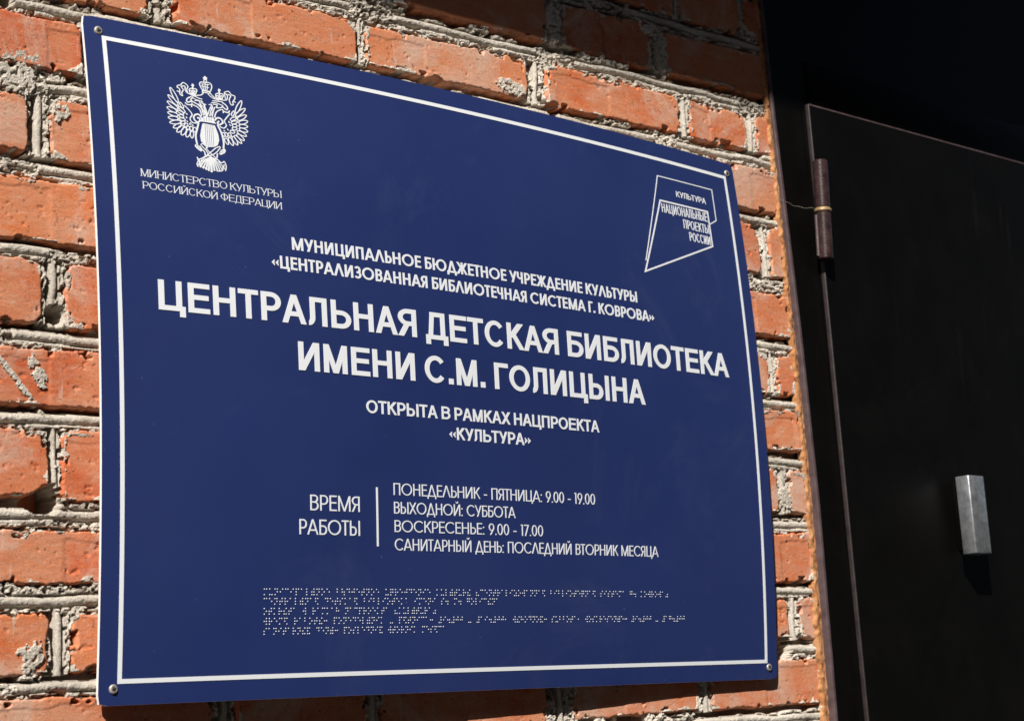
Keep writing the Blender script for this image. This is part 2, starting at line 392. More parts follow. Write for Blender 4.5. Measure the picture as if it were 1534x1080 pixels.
# bricks: mortar lies under them except for smears and droppings
keepv = np.ones(X.shape, bool)
sm = fbm(X / 16, Z / 13, 31, 5, .62); sm2 = fbm(X / 34, Z / 30, 32, 4, .6); grit = fbm(X / 2.4, Z / 2.4, 33, 3, .6)
for i, B in enumerate(BR):
    x0, x1 = B[0], B[1]
    c0_, c1_ = np.searchsorted(GX, [x0 - 1, x1 + 1]); zlo = min(B[2], B[3]); zhi = max(B[4], B[5])
    r0_, r1_ = np.searchsorted(GZ, [zlo - 1, zhi + 1])
    if c1_ <= c0_ or r1_ <= r0_: continue
    sl_ = (slice(r0_, r1_), slice(c0_, c1_))
    x = X[sl_]; z = Z[sl_]; qq = np.clip((x - x0) / (x1 - x0), 0, 1)
    dl = np.minimum(x - x0, x1 - x); dz = np.minimum(z - (B[2] + (B[3] - B[2]) * qq), (B[4] + (B[5] - B[4]) * qq) - z)
    d = np.minimum(dl, dz)
    dc = np.hypot(np.minimum(dl, 40), np.minimum(dz, 40))           # distance to a corner
    thr = .16 + .075 * np.maximum(d, 0) - .34 * ss(22, 6, dc)
    v = sm[sl_] * .62 + sm2[sl_] * .38
    s_ = (v - thr) * 9 + grit[sl_] * .55
    s_ = np.clip(s_, -14, .7 + .55 * grit[sl_])
    ins = d > 1.5
    crev = (d > -2.0) & (d < 2.6)                                   # broken crevice between mortar and brick
    H[sl_] = np.where(crev, H[sl_] - 7 * ss(-.05, .35, vn(x / 9, z / 6, 35) + .35 * grit[sl_]), H[sl_])
    H[sl_] = np.where(ins, B[6] + np.where(s_ > -2, s_, -12), H[sl_])
    kill = (d > 5) & (s_ < -2)
    kv = keepv[sl_]; kv[kill] = False
hid = (X > 28) & (X < 842) & (Z > 24) & (Z < 576)
keepv &= ~hid
H = np.maximum(H, -18)
def bump_region(cx, cz_, rx, rz, top, thr=0.0, sd=0, ang=0):
    """a lump or smear of mortar on the wall: raises the field above the bricks"""
    ca, sa = math.cos(ang), math.sin(ang); dx = (X - cx) * ca + (Z - cz_) * sa; dz_ = -(X - cx) * sa + (Z - cz_) * ca
    m = 1 - np.hypot(dx / rx, dz_ / rz) + .45 * fbm(X / 8, Z / 8, 50 + sd, 4, .65)
    g = top * .8 + .45 * grit - 5 * ss(.45, .7, vn(X / 3, Z / 3, 60 + sd)) * .5
    hit = m > thr
    H[hit] = np.maximum(H[hit], np.minimum(g[hit], top + 1) * 1 - 3 * (1 - ss(0, .18, m[hit]))); keepv[m > thr - .25] = True
bump_region(-66, 532, 30, 13, 1.6, 0, 1)
bump_region(-64, 268, 28, 3.2, .9, 0, 2, -.86)
bump_region(-46, 278, 7, 14, .9, .1, 3, .5)
bump_region(526, 634, 20, 10, .8, 0, 4)
bump_region(-55, 40, 14, 13, 1.2, 0, 5)
bump_region(-58, 552, 26, 7, 1.4, .05, 6)
bump_region(758, 748, 22, 9, .8, 0, 7)
bump_region(598, 722, 12, 28, .6, 0, 8)
bump_region(772, 724, 10, 26, .6, 0, 9)
bump_region(925, 205, 12, 14, .7, 0, 11)
bump_region(-16, 508, 9, 10, .9, .0, 14)
for (hx, hz, hr) in HOLES:
    m = hr + 1 - np.hypot(X - hx, Z - hz) + 1.8 * fbm(X / 6, Z / 6, 90, 3)
    H = np.where(m > 0, np.minimum(H, -6 - np.minimum(m, 4) * 8), H)

V = np.stack([X.ravel() / 1000, YF - H.ravel() / 1000, Z.ravel() / 1000], 1)
n, m_ = X.shape; a = (np.arange(n - 1)[:, None] * m_ + np.arange(m_ - 1)[None, :]).ravel()
kf = keepv.ravel(); F = np.stack([a, a + 1, a + m_ + 1, a + m_], 1); F = F[kf[F].any(1)]
used = np.zeros(len(V), bool); used[F.ravel()] = True; idx = np.cumsum(used) - 1
link('mortar', mesh('mortar', V[used], idx[F], False), m_mortar, wall)
link('wall_core', box_mesh('wall_core', -.62, .966, YF + .045, YF + .25, -1.0, 1.15), m_mortar, wall)
link('mortar_bed', mesh('mortar_bed', [(-.62, YF + .0035, -1.0), (-.3405, YF + .0035, -1.0), (-.3405, YF + .0035, 1.15), (-.62, YF + .0035, 1.15),
     (.966, YF + .0035, -1.0), (.966, YF + .0035, -.0705), (-.3405, YF + .0035, -.0705), (-.3405, YF + .0035, .839), (.966, YF + .0035, .839), (.966, YF + .0035, 1.15)],
     [(0, 1, 2, 3), (1, 4, 5, 6), (7, 8, 9, 2)]), m_mortar, wall)
# ------------------------------------------------------------------ door
door = empty('metal_door', (1.45, 0, -1.75), label='near-black painted steel door with its frame, to the right of the sign', cat='door')
JZ = [-1.75, -.1, .003, .197, .405, .685, .85, 1.15]
JX = [.964, .964, .966, .9705, .968, .9600, .957, .956]           # left face of the jamb, slightly out of plumb
JY = [-.004, -.0035, -.0032, -.0025, -.0015, .0015, .002, .002]     # its front edge
RX = [.953, .953, .954, .961, .959, .9545, .952, .951]              # edge of the rusty sealant on the bricks
def dense(z, T): return np.interp(z, JZ, T)
zz = np.concatenate([[-1.75], np.linspace(-.12, .9, 60), [1.15]])
V_ = []; F_ = []
for z in zz:
    x = dense(z, JX); y = dense(z, JY)
    V_ += [(x, .06, z), (x, y + .0016, z), (x + .0006, y + .0006, z), (x + .0018, y, z), (x + .0045, y + .0002, z)]
for i in range(len(zz) - 1):
    for k in range(4): a_ = i * 5 + k; F_.append((a_, a_ + 1, a_ + 6, a_ + 5))
me = mesh('frame_edge', V_, F_, True); link('frame_edge', me, m_edge, door)
V_ = []; F_ = []
for z in zz:
    x = dense(z, JX) + .0045; y = dense(z, JY) + .0002
    V_ += [(x, y, z), (1.034, y, z), (1.034, .05, z)]
for i in range(len(zz) - 1):
    for k in range(2): a_ = i * 3 + k; F_.append((a_, a_ + 1, a_ + 4, a_ + 3))
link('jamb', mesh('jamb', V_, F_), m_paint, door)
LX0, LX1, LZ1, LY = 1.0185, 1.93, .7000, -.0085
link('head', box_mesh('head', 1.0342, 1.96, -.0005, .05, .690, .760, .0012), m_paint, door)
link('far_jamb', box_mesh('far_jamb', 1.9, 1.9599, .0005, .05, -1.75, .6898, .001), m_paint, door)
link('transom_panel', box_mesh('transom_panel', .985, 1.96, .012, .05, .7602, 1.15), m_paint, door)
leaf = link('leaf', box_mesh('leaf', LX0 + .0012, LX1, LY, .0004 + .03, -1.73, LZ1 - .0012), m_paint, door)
# folded edges of the leaf, coloured lighter to carry their sunlit highlight
link('leaf_edge', box_mesh('leaf_edge', LX0, LX0 + .0022, LY - .0006, -.0032, -1.73, LZ1, .0006), m_leafedge, door)
link('leaf_edge', box_mesh('leaf_edge', LX0 + .0023, LX1, LY - .0005, -.0020, LZ1 - .002, LZ1 + .0004, .0006), m_edge, door)
# rusty sealant between bricks and frame
V_ = []; F_ = []
zs = np.arange(-.12, .9, .0022); nx = 9
for z in zs:
    a_ = float(dense(z, RX)) + .0042 * float(fbm(z * 90, 0.5, 3, 4, .65)); b_ = float(dense(z, JX)) + .001
    for i in range(nx):
        q = i / (nx - 1); x = a_ + (b_ - a_) * q
        y = YF - .0012 - .0011 * float(fbm(x * 300, z * 160, 5, 3)) - .0012 * math.sin(min(q * 1.4, 1) * math.pi) + (.006 if i == 0 else 0)
        V_.append((x, y, z))
for j in range(len(zs) - 1):
    for i in range(nx - 1): a_ = j * nx + i; F_.append((a_, a_ + 1, a_ + nx + 1, a_ + nx))
link('sealant_strip', mesh('sealant_strip', V_, F_, True), m_rust, door)
# hinge: two barrels on a pin with a washer
def tube(name, p0, p1, r, n=28, bev=.0012, parent=None, m=None):
    p0, p1 = Vector(p0), Vector(p1); ax_ = (p1 - p0); L = ax_.length; q = ax_.to_track_quat('Z', 'Y')
    prof = [(0, 0), (r - bev, 0), (r, bev), (r, L - bev), (r - bev, L), (0, L)]
    V_ = []; F_ = []
    for rr, z in prof: V_ += [tuple(p0 + q @ Vector((rr * math.cos(2 * math.pi * i / n), rr * math.sin(2 * math.pi * i / n), z))) for i in range(n)]
    for k in range(len(prof) - 1):
        for i in range(n): a_ = k * n; F_.append((a_ + i, a_ + (i + 1) % n, a_ + n + (i + 1) % n, a_ + n + i))
    me = mesh(name, V_, F_, True); me.set_sharp_from_angle(angle=math.radians(35)); return link(name, me, m, parent)
h0 = Vector((1.0135, -.0165, .4985)); h1 = Vector((1.0205, -.0165, .6245))
def hp(t_): return tuple(h0 + (h1 - h0) * t_)
hb = tube('hinge', hp(0), hp(.47), .0094, parent=door, m=m_hinge); hb['label'] = 'lower half of the hinge barrel, welded to the frame'
ht = tube('hinge', hp(.515), hp(1), .0094, parent=door, m=m_hinge); ht['label'] = 'upper half of the hinge barrel'
tube('hinge_washer', hp(.471), hp(.514), .0107, bev=.0015, parent=door, m=m_brass)
wx = Vector((-.0088, .004, 0))
tube('weld_bead', tuple(Vector(hp(.03)) + wx), tuple(Vector(hp(.45)) + wx), .0022, 10, .0008, door, m_edge)
wx = Vector((.0085, .0055, 0))
tube('weld_bead', tuple(Vector(hp(.55)) + wx), tuple(Vector(hp(.97)) + wx), .0020, 10, .0008, door, m_hinge)
# handle: square satin-steel grip standing off the leaf on a stem
hd = link('handle', box_mesh('handle', 1.226, 1.2595, -.0435, -.0235, .1425, .2405, .0012, 2), m_steel, door)
link('handle_stem', box_mesh('handle_stem', 1.2385, 1.2535, -.0233, LY - .0005, .150, .236, .001), m_paint, door)
# a single thread of old cobweb
web = bpy.data.curves.new('cobweb_thread', 'CURVE'); web.dimensions = '3D'; web.bevel_depth = .00016; web.bevel_resolution = 1
sp = web.splines.new('POLY'); n = 24; sp.points.add(n - 1)
A_ = Vector(hp(.50)) + Vector((-.010, -.001, 0)); B_ = Vector((.9575, .0035, .572))
for i in range(n):
    q = i / (n - 1); p_ = A_.lerp(B_, q); p_.z -= .0035 * math.sin(q * math.pi) + .0006 * math.sin(q * 23); p_.y -= .001 * math.sin(q * 9); sp.points[i].co = (*p_, 1)
wo_ = bpy.data.objects.new('cobweb_thread', web); COL.objects.link(wo_); dg = bpy.context.evaluated_depsgraph_get()
me = bpy.data.meshes.new_from_object(wo_.evaluated_get(dg)); bpy.data.objects.remove(wo_)
link('cobweb_thread', me, m_web, label='thin dusty cobweb thread from the hinge across the frame to the bricks', cat='cobweb')
# brick pier on the far side of the door
pier = empty('brick_pier', (2.2, .1, -1.75), label='red brick wall beyond the far side of the dark door', cat='wall')
link('pier_core', box_mesh('pier_core', 1.962, 2.45, YF + .009, YF + .25, -1.0, 1.15), m_mortar, pier)
for k in range(-12, 7):
    zb = -112 + (k + 10) * 74 if k < -10 else (COURSES[k][2] if k in COURSES else 850 + (k - 3) * 75)
    x = 1965 if k % 2 else 1965 - 0
    ln = 216 if k % 2 else 96
    while x < 2440:
        x1_ = min(x + ln, 2448); y = YF + rng.uniform(-.001, .0015)
        link('brick', box_mesh('brick', x / 1000, x1_ / 1000, y, y + .03, zb / 1000, (zb + 52) / 1000, .003, 1), m_brick, pier)
        x = x1_ + 24; ln = 216
bpy.context.view_layer.update()
# ------------------------------------------------------------------ sign: a bowed plastic sheet, screwed at its corners
W, HH = 870.55, 600.0
BC = [0.020340533, 0.011525649, 0.0, -0.004987119, 0.018100744, 0.014999389, -0.001187976, 0.0000726, -0.003424307]
def p1(x): return x * (1 - x) * 4
def p2(x): return x * (1 - x) * (2 * x - 1) * 8
def SP(u, v, off=0.0):
    """point on the sign face: u, v in mm from its lower left corner, off in mm in front of the face"""
    s = np.asarray(u, float) / W; t = 1 - np.asarray(v, float) / HH; c = BC
    z = p1(s) * (c[0] * (1 - t) + c[1] * t) + p2(s) * (c[2] * (1 - t) + c[3] * t) + p1(t) * (c[4] * (1 - s) + c[5] * s) + p2(t) * (c[6] * (1 - s) + c[7] * s) + p1(s) * p1(t) * c[8]
    return np.stack([s * W / 1000, -z - np.asarray(off, float) / 1000 + 0 * s, (1 - t) * HH / 1000], -1)
sign = empty('library_sign', (.435, 0, 0), label='large blue library sign with white lettering and emblem, screwed to the brick wall', cat='sign')
TH = 3.0
nu, nv = 98, 70
us = np.linspace(0, W, nu); vs = np.linspace(0, HH, nv)
U, Vv = np.meshgrid(us, vs); U = U.copy(); Vv = Vv.copy()
for i, j, a, b_ in ((0, 0, 1, 1), (0, -1, -1, 1), (-1, 0, 1, -1), (-1, -1, -1, -1)):
    U[i, j] += a * 1.4; Vv[i, j] += b_ * 1.4
fr = SP(U.ravel(), Vv.ravel(), 0); bk = SP(U.ravel(), Vv.ravel(), -TH)
n_ = nu * nv; a = (np.arange(nv - 1)[:, None] * nu + np.arange(nu - 1)[None, :]).ravel()
Ff = np.stack([a, a + 1, a + nu + 1, a + nu], 1); Fb = Ff[:, ::-1] + n_
ring = list(range(nu)) + [r * nu + nu - 1 for r in range(1, nv)] + [(nv - 1) * nu + c for c in range(nu - 2, -1, -1)] + [r * nu for r in range(nv - 2, 0, -1)]
ring = np.array(ring); rn = np.roll(ring, -1)
Fs = np.stack([ring, ring + n_, rn + n_, rn], 1)
me = mesh('panel', np.concatenate([fr, bk]), np.concatenate([Ff, Fb, Fs]), True, mi=[0] * len(Ff) + [1] * (len(Fb) + len(Fs)))
me.set_sharp_from_angle(angle=math.radians(40))
link('panel', me, [m_blue, m_pvc], sign)

def fill(adds, subs=()):
    """union of the polygons in adds minus subs -> (verts2d, triangles)"""
    vc = []; fc = []
    for p in list(adds) + list(subs):
        p = [q for i, q in enumerate(p) if i == 0 or math.dist(q, p[i - 1]) > 1e-4]
        if len(p) > 1 and math.dist(p[0], p[-1]) < 1e-4: p = p[:-1]
        if len(p) < 3: p = [(0, 0), (1e-3, 0), (0, 1e-3)]
        ar = sum(p[i][0] * p[(i + 1) % len(p)][1] - p[(i + 1) % len(p)][0] * p[i][1] for i in range(len(p)))
        if ar < 0: p = p[::-1]
        fc.append(list(range(len(vc), len(vc) + len(p)))); vc += [Vector(q) for q in p]
    v, e, f, ov, oe, of = delaunay_2d_cdt(vc, [], fc, 1, 1e-5)
    na = len(adds); T = [t for t, o in zip(f, of) if o and not any(k >= na for k in o)]
    return [(q.x, q.y) for q in v], T
class Print:
    """flat raised print on the sign: collects 2d triangles, builds one mesh with side walls"""
    def __init__(s): s.v = []; s.f = []
    def add(s, VT, ox=0, oy=0, sx=1, sy=1):
        V_, T = VT; n = len(s.v); s.v += [(ox + x * sx, oy + y * sy) for x, y in V_]
        for t in T: s.f.append(tuple(n + i for i in t))
    def build(s, name, h=.6, label=None, m=None, kind=None):
        ed = {}
        for t in s.f:
            for i in range(len(t)):
                a_, b_ = t[i], t[(i + 1) % len(t)]; ed[(a_, b_)] = ed.get((a_, b_), 0) + 1
        v = np.array(s.v); n = len(v)
        top = SP(v[:, 0], v[:, 1], h); bot = SP(v[:, 0], v[:, 1], -.3)
        F = list(s.f) + [(a_, a_ + n, b_ + n, b_) for (a_, b_) in ed if (b_, a_) not in ed]
        return link(name, mesh(name, np.concatenate([top, bot]), F), m or m_white, sign, label=label, kind=kind)
def clip(poly, w, h=1.0):
    for ax, lim, sg in ((0, 0, 1), (0, w, -1), (1, 0, 1), (1, h, -1)):
        out = []
        for i, a_ in enumerate(poly):
            b_ = poly[(i + 1) % len(poly)]; ia = (a_[ax] - lim) * sg >= -1e-9; ib = (b_[ax] - lim) * sg >= -1e-9
            if ia: out.append(a_)
            if ia != ib:
                k = (lim - a_[ax]) / (b_[ax] - a_[ax]); out.append((a_[0] + (b_[0] - a_[0]) * k, a_[1] + (b_[1] - a_[1]) * k))
        poly = out
        if not poly: return []
    return poly
# glyph strokes in a unit box: V x y0 y1 | H y x0 x1 | D x0 y0 x1 y1 | A cx cy rx ry a0 a1 | T (tail) | dot
def glyphs(sty):
    G = {}
    def g(ch, w, lb, rb, *st): G[ch] = (w, lb, rb, st)
    arial = sty in 'AS'
    s_ = .085 if arial else .10; r_ = .05 if arial else .06; d_ = .012
    g('Н', .79 if arial else .76, s_, s_, ('V', 0, 0, 1), ('V', 1, 0, 1), ('H', .53, 0, 1))
    g('П', .79 if arial else .72, s_, s_, ('V', 0, 0, 1), ('V', 1, 0, 1), ('H', 1, 0, 1))
    g('И', .80 if arial else .78, s_, s_, ('V', 0, 0, 1), ('V', 1, 0, 1), ('D', 0, 0, 1, 1))
    g('Й', .80 if arial else .78, s_, s_, ('V', 0, 0, 1), ('V', 1, 0, 1), ('D', 0, 0, 1, 1), ('B',))
    g('Ц', .90 if arial else .84, s_, .02, ('V', 0, 0, 1), ('V', .84, 0, 1), ('H', 0, 0, .84), ('T', 1.0), ('H', 0, .8, .93))
    g('Г', .64 if arial else .5, s_, d_, ('V', 0, 0, 1), ('H', 1, 0, 1))
    g('Е', .74 if arial else .58, s_, .04, ('V', 0, 0, 1), ('H', 1, 0, 1), ('H', .53, 0, .93), ('H', 0, 0, 1))
    g('Т', .72 if arial else .62, .02, .02, ('V', .5, 0, 1), ('H', 1, 0, 1))
    for ch in 'РЯ':
        pass
    cyr = .74; ryr = .26
    def bowl(x0, y0, y1, x1=1.0):   # D-shaped bowl open at left, from y0 to y1 (normalised centre lines)
        ry = (y1 - y0) / 2; xm = .48
        return (('H', y1, x0, xm, 0), ('H', y0, x0, xm, 0), ('A', xm, (y0 + y1) / 2, x1 - xm, ry, -90, 90))
    g('Р', .73 if arial else .64, s_, .03, ('V', 0, 0, 1), *bowl(0, .42, 1))
    g('Ь', .78 if arial else .62, s_, .03, ('V', 0, 0, 1), *bowl(0, 0, .57))
    g('В', .80 if arial else .66, s_, .04, ('V', 0, 0, 1), *bowl(0, 0, .54), *bowl(0, .54, 1, .94))
    g('Б', .80 if arial else .66, s_, .03, ('V', 0, 0, 1), *bowl(0, 0, .58), ('H', 1, 0, .92))
    g('Я', .78 if arial else .66, .02, s_, ('V', 1, 0, 1), ('H', 1, .52, 1, 0), ('H', .46, .42, 1, 0), ('A', .52, .73, .50, .27, 90, 270), ('D', .02, 0, .5, .46))
    g('О', .98 if arial else 1.16, r_, r_, ('A', .5, .5, .5, .5, 0, 360))
    g('С', .92 if arial else 1.0, r_, .04, ('A', .5, .5, .5, .5, 38, 322) if arial else ('A', .56, .5, .56, .5, 42, 318))
    g('А', .90 if arial else .95, d_, d_, ('D', 0, 0, .5, 1), ('D', 1, 0, .5, 1), ('h', .30 if arial else .27, .16, .84))
    if arial: g('Л', .80, .0, s_, ('V', 1, 0, 1), ('H', 1, .26, 1), ('VV', .24, .26, 1), ('A', .0, .26, .24, .26, -90, 0))
    else: g('Л', .92, d_, d_, ('D', 0, 0, .5, 1), ('D', 1, 0, .5, 1))
    if arial: g('Д', .96, .02, .02, ('H', 1, .25, .84), ('V', .84, .0, 1), ('D', .12, 0, .26, 1), ('h', .0, 0, 1), ('T', 0.0), ('T', 1.0))
    else: g('Д', .98, .02, .02, ('D', .07, 0, .5, 1), ('D', .93, 0, .5, 1), ('h', .0, 0, 1), ('T', 0.0), ('T', 1.0))
    g('Ж', 1.28 if arial else 1.15, .0, .0, ('V', .5, 0, 1), ('D', .02, 0, .42, .56), ('D', .98, 0, .58, .56), ('D', .02, 1, .42, .5), ('D', .98, 1, .58, .5))
    g('К', .78 if arial else .74, s_, .0, ('V', 0, 0, 1), ('D', .95, 1, .16, .47), ('D', 1, 0, .34, .57))
    g('М', .92 if arial else 1.0, s_, s_, ('V', 0, 0, 1), ('V', 1, 0, 1), ('D', 0, 1, .5, 0), ('D', 1, 1, .5, 0))
    g('У', .86 if arial else .84, .0, .0, ('D', 1, 1, .38, 0), ('D', 0, 1, .52, .30))
    g('Х', .90 if arial else .84, .0, .0, ('D', 0, 0, 1, 1), ('D', 0, 1, 1, 0))
    g('Ч', .74 if arial else .64, .05, s_, ('V', 1, 0, 1), ('VV', 0, .62, 1), ('A', .42, .66, .42, .24, 180, 270), ('H', .42, .40, 1, 0))
    g('Ы', 1.05 if arial else .90, s_, s_, ('V', 0, 0, 1), *[(('H', o[1], 0, .32, 0) if o[0] == 'H' else ('A', .32, o[2], .30, o[4], -90, 90)) for o in bowl(0, 0, .57)], ('V', 1, 0, 1))
    g('Ю', 1.22 if arial else 1.42, s_, r_, ('V', 0, 0, 1), ('H', .5, 0, .3), ('A', .64, .5, .36, .5, 0, 360))
    g('З', .74 if arial else .66, .03, .04, ('A', .45, .74, .46, .26, -90, 150), ('A', .45, .26, .55, .26, -150, 90), ('H', .5, .3, .5, 0))
    g('Ф', 1.0, .05, .05, ('V', .5, 0, 1), ('A', .5, .52, .5, .36, 0, 360))
    g('-', .36, .05, .05, ('h', .36, 0, 1)); g('.', .0, .08, .08, ('dot', 0)); g(':', .0, .08, .08, ('dot', 0), ('dot', .58))
    g('0', .62, .06, .06, ('A', .5, .5, .5, .5, 0, 360))
    g('1', .26, .06, .14, ('V', 1, 0, 1), ('D', .0, .80, .9, 1)) if arial else g('1', .22, .08, .12, ('V', 1, 0, 1), ('H', 1, 0, 1))
    g('7', .58, .04, .04, ('H', 1, 0, 1), ('D', .2, 0, 1, 1))
    g('9', .62, .06, .06, ('A', .5, .68, .5, .32, 0, 360), ('D', .28, 0, .93, .52))
    g('«', .62, .03, .05, ('C', .0, .48, 1), ('C', .55, .48, 1)); g('»', .62, .05, .03, ('C', .45, 0, -1), ('C', 1.0, 0, -1))
    g(' ', .34 if arial else .30, 0, 0)
    return G
def glyph_polys(G, ch, w, h, wv, wh, serif=False):
    """polygons in mm for a glyph w wide, h high"""
    st = G[ch][3]; out = []
    ax = lambda x: wv / 2 + x * (w - wv)
    ay = lambda y: wh / 2 + y * (h - wh)
    def rect(x0, y0, x1, y1): out.append([(x0, y0), (x1, y0), (x1, y1), (x0, y1)])
    for s in st:
        k = s[0]
        if k in ('V', 'VV'):
            x = ax(s[1]); y0 = ay(s[2]) - (wh / 2 if s[2] in (0, 1) else 0); y1 = ay(s[3]) + (wh / 2 if s[3] in (0, 1) else 0)
            rect(x - wv / 2, y0, x + wv / 2, y1)
            if serif:
                for y in (y0, y1):
                    if y < .01 or y > h - .01: 
                        yy = min(max(y, wh * .3), h - wh * .3); rect(x - wv / 2 - .09 * h, yy - wh * .3, x + wv / 2 + .09 * h, yy + wh * .3)
        elif k in ('H', 'h'):
            y = ay(s[1]); full = len(s) < 5
            if k == 'H' and full: x0 = ax(s[2]) - wv / 2; x1 = ax(s[3]) + wv / 2
            elif k == 'H': x0, x1 = ax(s[2]), ax(s[3])
            else: x0 = s[2] * w; x1 = s[3] * w
            rect(x0, y - wh / 2, x1, y + wh / 2)
            if serif and k == 'H' and full and s[1] in (0, 1) and s[3] == 1 and ch in 'ЕГБТЦ' and not (ch == 'Б' and s[1] == 0):
                dy = -.16 * h if s[1] == 1 else .16 * h
                out.append([(x1 - wh * .6, y), (x1, y), (x1, y + dy)])
                if ch == 'Т': out.append([(x0 + wh * .6, y), (x0, y), (x0, y + dy)])
        elif k == 'D':
            x0, y0, x1, y1 = ax(s[1]), ay(s[2]), ax(s[3]), ay(s[4])
            L = math.hypot(x1 - x0, y1 - y0); wd = wv * .94 * L / max(abs(y1 - y0), 1e-6); wd = min(wd, wv * 2.4)
            if serif: wd *= .8 if (x1 - x0) * (y1 - y0) > 0 else 1.1
            if ch in 'АЛ' or (ch == 'Д' and 'С' and s[1] in (.07, .93)):   # outer edges reach the box at foot
                x0 = wd / 2 + s[1] * (w - wd); x1 = wd / 2 + s[3] * (w - wd) 
            if ch in 'ИЙ':
                x0 += (wd - wv) / 2 * .9; x1 -= (wd - wv) / 2 * .9
            if ch == 'М':
                x0 += (wd - wv) / 2 * .9 * (1 if s[1] == 0 else -1)
            if ch in 'УХ': x0 = wd / 2 + s[1] * (w - wd); x1 = wd / 2 + s[3] * (w - wd)
            e0 = e1 = wh * .25
            if s[2] in (0, 1): y0 = s[2] * h; e0 = 0
            if s[4] in (0, 1): y1 = s[4] * h; e1 = 0
            sl = (x1 - x0) / (y1 - y0)
            sg = 1 if y1 > y0 else -1
            ya, yb = y0 - sg * e0, y1 + sg * e1; xa, xb = x0 + sl * (ya - y0), x1 + sl * (yb - y1)
            p = clip([(xa - wd / 2, ya), (xa + wd / 2, ya), (xb + wd / 2, yb), (xb - wd / 2, yb)], w, h)
            if p: out.append(p)
            if serif and ch in 'АЛУХК':
                for (xx, yy, yn) in ((xa, ya, s[2]), (xb, yb, s[4])):
                    if yn in (0, 1) and not (ch in 'АЛ' and yn == 1): 
                        yy = min(max(yy, wh * .3), h - wh * .3); rect(xx - wd / 2 - .07 * h, yy - wh * .3, xx + wd / 2 + .07 * h, yy + wh * .3)
        elif k == 'A':
            cx, cy = ax(s[1]), ay(s[2]); rx = s[3] * (w - wv); ry = s[4] * (h - wh); a0, a1 = map(math.radians, s[5:7])
            n = max(6, int(abs(a1 - a0) / (math.pi / 16)))
            pts = [(a0 + (a1 - a0) * i / n) for i in range(n + 1)]
            O = [(cx + (rx + wv / 2) * math.cos(q), cy + (ry + wh / 2) * math.sin(q)) for q in pts]
            I = [(cx + (rx - wv / 2) * math.cos(q), cy + (ry - wh / 2) * math.sin(q)) for q in pts]
            for i in range(n): out.append([O[i], O[i + 1], I[i + 1], I[i]])
        elif k == 'T':
            x = ax(s[1]) if ch != 'Ц' else w - wv / 2
            rect(x - wv / 2, -.19 * h, x + wv / 2, wh)
        elif k == 'B':
            cx = w / 2
            q = [(cx - .17 * h, h * 1.24), (cx - .10 * h, h * 1.24), (cx - .04 * h, h * 1.15), (cx + .04 * h, h * 1.15), (cx + .10 * h, h * 1.24), (cx + .17 * h, h * 1.24), (cx + .08 * h, h * 1.08), (cx - .08 * h, h * 1.08)]
            out.append(q)
        elif k == 'dot':
            y = s[1] * h; rect(0, y, w if w > wv else wv * 1.05, y + max(wh, wv))
        elif k == 'C':
            x = s[1] * w if s[3] > 0 else s[1] * w; dx = .42 * w * s[3]; t_ = wv * 1.0 * s[3]
            ym, hh_ = .40 * h, .24 * h
            out.append([(x, ym), (x + dx, ym + hh_), (x + dx + t_ * .1, ym + hh_ - wh * .2), (x + dx, ym + hh_ - wh * .9), (x + t_ * 1.2, ym)])
            out.append([(x, ym), (x + t_ * 1.2, ym), (x + dx, ym - hh_ + wh * .9), (x + dx + t_ * .1, ym - hh_ + wh * .2), (x + dx, ym - hh_)])
    return out
GL = {'A': glyphs('A'), 'G': glyphs('G')}
def text(txt, u0, u1, v0, h, wv, wh, sty='A', label=None, serif=False, raise_=.6, slope=0.0, space=None):
    raise_ *= .6
    G = GL[sty]; k = 1.0
    def layout(k):
        x = 0; pos = []
        for i, ch in enumerate(txt):
            w_, lb, rb, _ = G[ch]; w_ *= h * k
            if w_ == 0: w_ = wv
            if ch == ' ': 
                x += (space or .30) * h * k; continue
            kb = max(k, .82)
            if i: x += lb * h * kb
            pos.append((ch, x, w_)); x += w_
            if i < len(txt) - 1: x += rb * h * kb
        return x, pos
    for _ in range(12):
        tot, pos = layout(k); k *= (u1 - u0) / tot
    tot, pos = layout(k); P_ = Print(); cache = {}
    for ch, x, w_ in pos:
        if ch not in cache: cache[ch] = fill(glyph_polys(G, ch, w_, h, wv, wh, serif))
        P_.add(cache[ch], u0 + x, v0 + slope * x)
    return P_.build('lettering', raise_, label)
# border rectangle
mx, my, bw = 17.0, 17.6, 3.8
P_ = Print()
def strip(a_, b_, wd, n):
    dx, dy = b_[0] - a_[0], b_[1] - a_[1]; L = math.hypot(dx, dy); nx, ny = -dy / L * wd / 2, dx / L * wd / 2
    V_ = []; T = []
    for i in range(n + 1):
        q = i / n; x, y = a_[0] + dx * q, a_[1] + dy * q; V_ += [(x + nx, y + ny), (x - nx, y - ny)]
    for i in range(n): T.append((2 * i, 2 * i + 1, 2 * i + 3, 2 * i + 2))
    return V_, T
x0, x1, y0, y1 = mx, W - mx, my, HH - my
P_.add(strip((x0, y1 - bw / 2), (x1, y1 - bw / 2), bw, 90)); P_.add(strip((x0, y0 + bw / 2), (x1, y0 + bw / 2), bw, 90))
P_.add(strip((x0 + bw / 2, y0 + bw), (x0 + bw / 2, y1 - bw), bw, 60)); P_.add(strip((x1 - bw / 2, y0 + bw), (x1 - bw / 2, y1 - bw), bw, 60))
P_.build('border_line', .35, 'thin white line framing the blue sign')
WB = 4.75
text('МУНИЦИПАЛЬНОЕ БЮДЖЕТНОЕ УЧРЕЖДЕНИЕ КУЛЬТУРЫ', 198.5, 663.2, 405.2, 12.0, 2.35, 1.9, 'G', 'upper line of small white capitals above the title', slope=.0018)
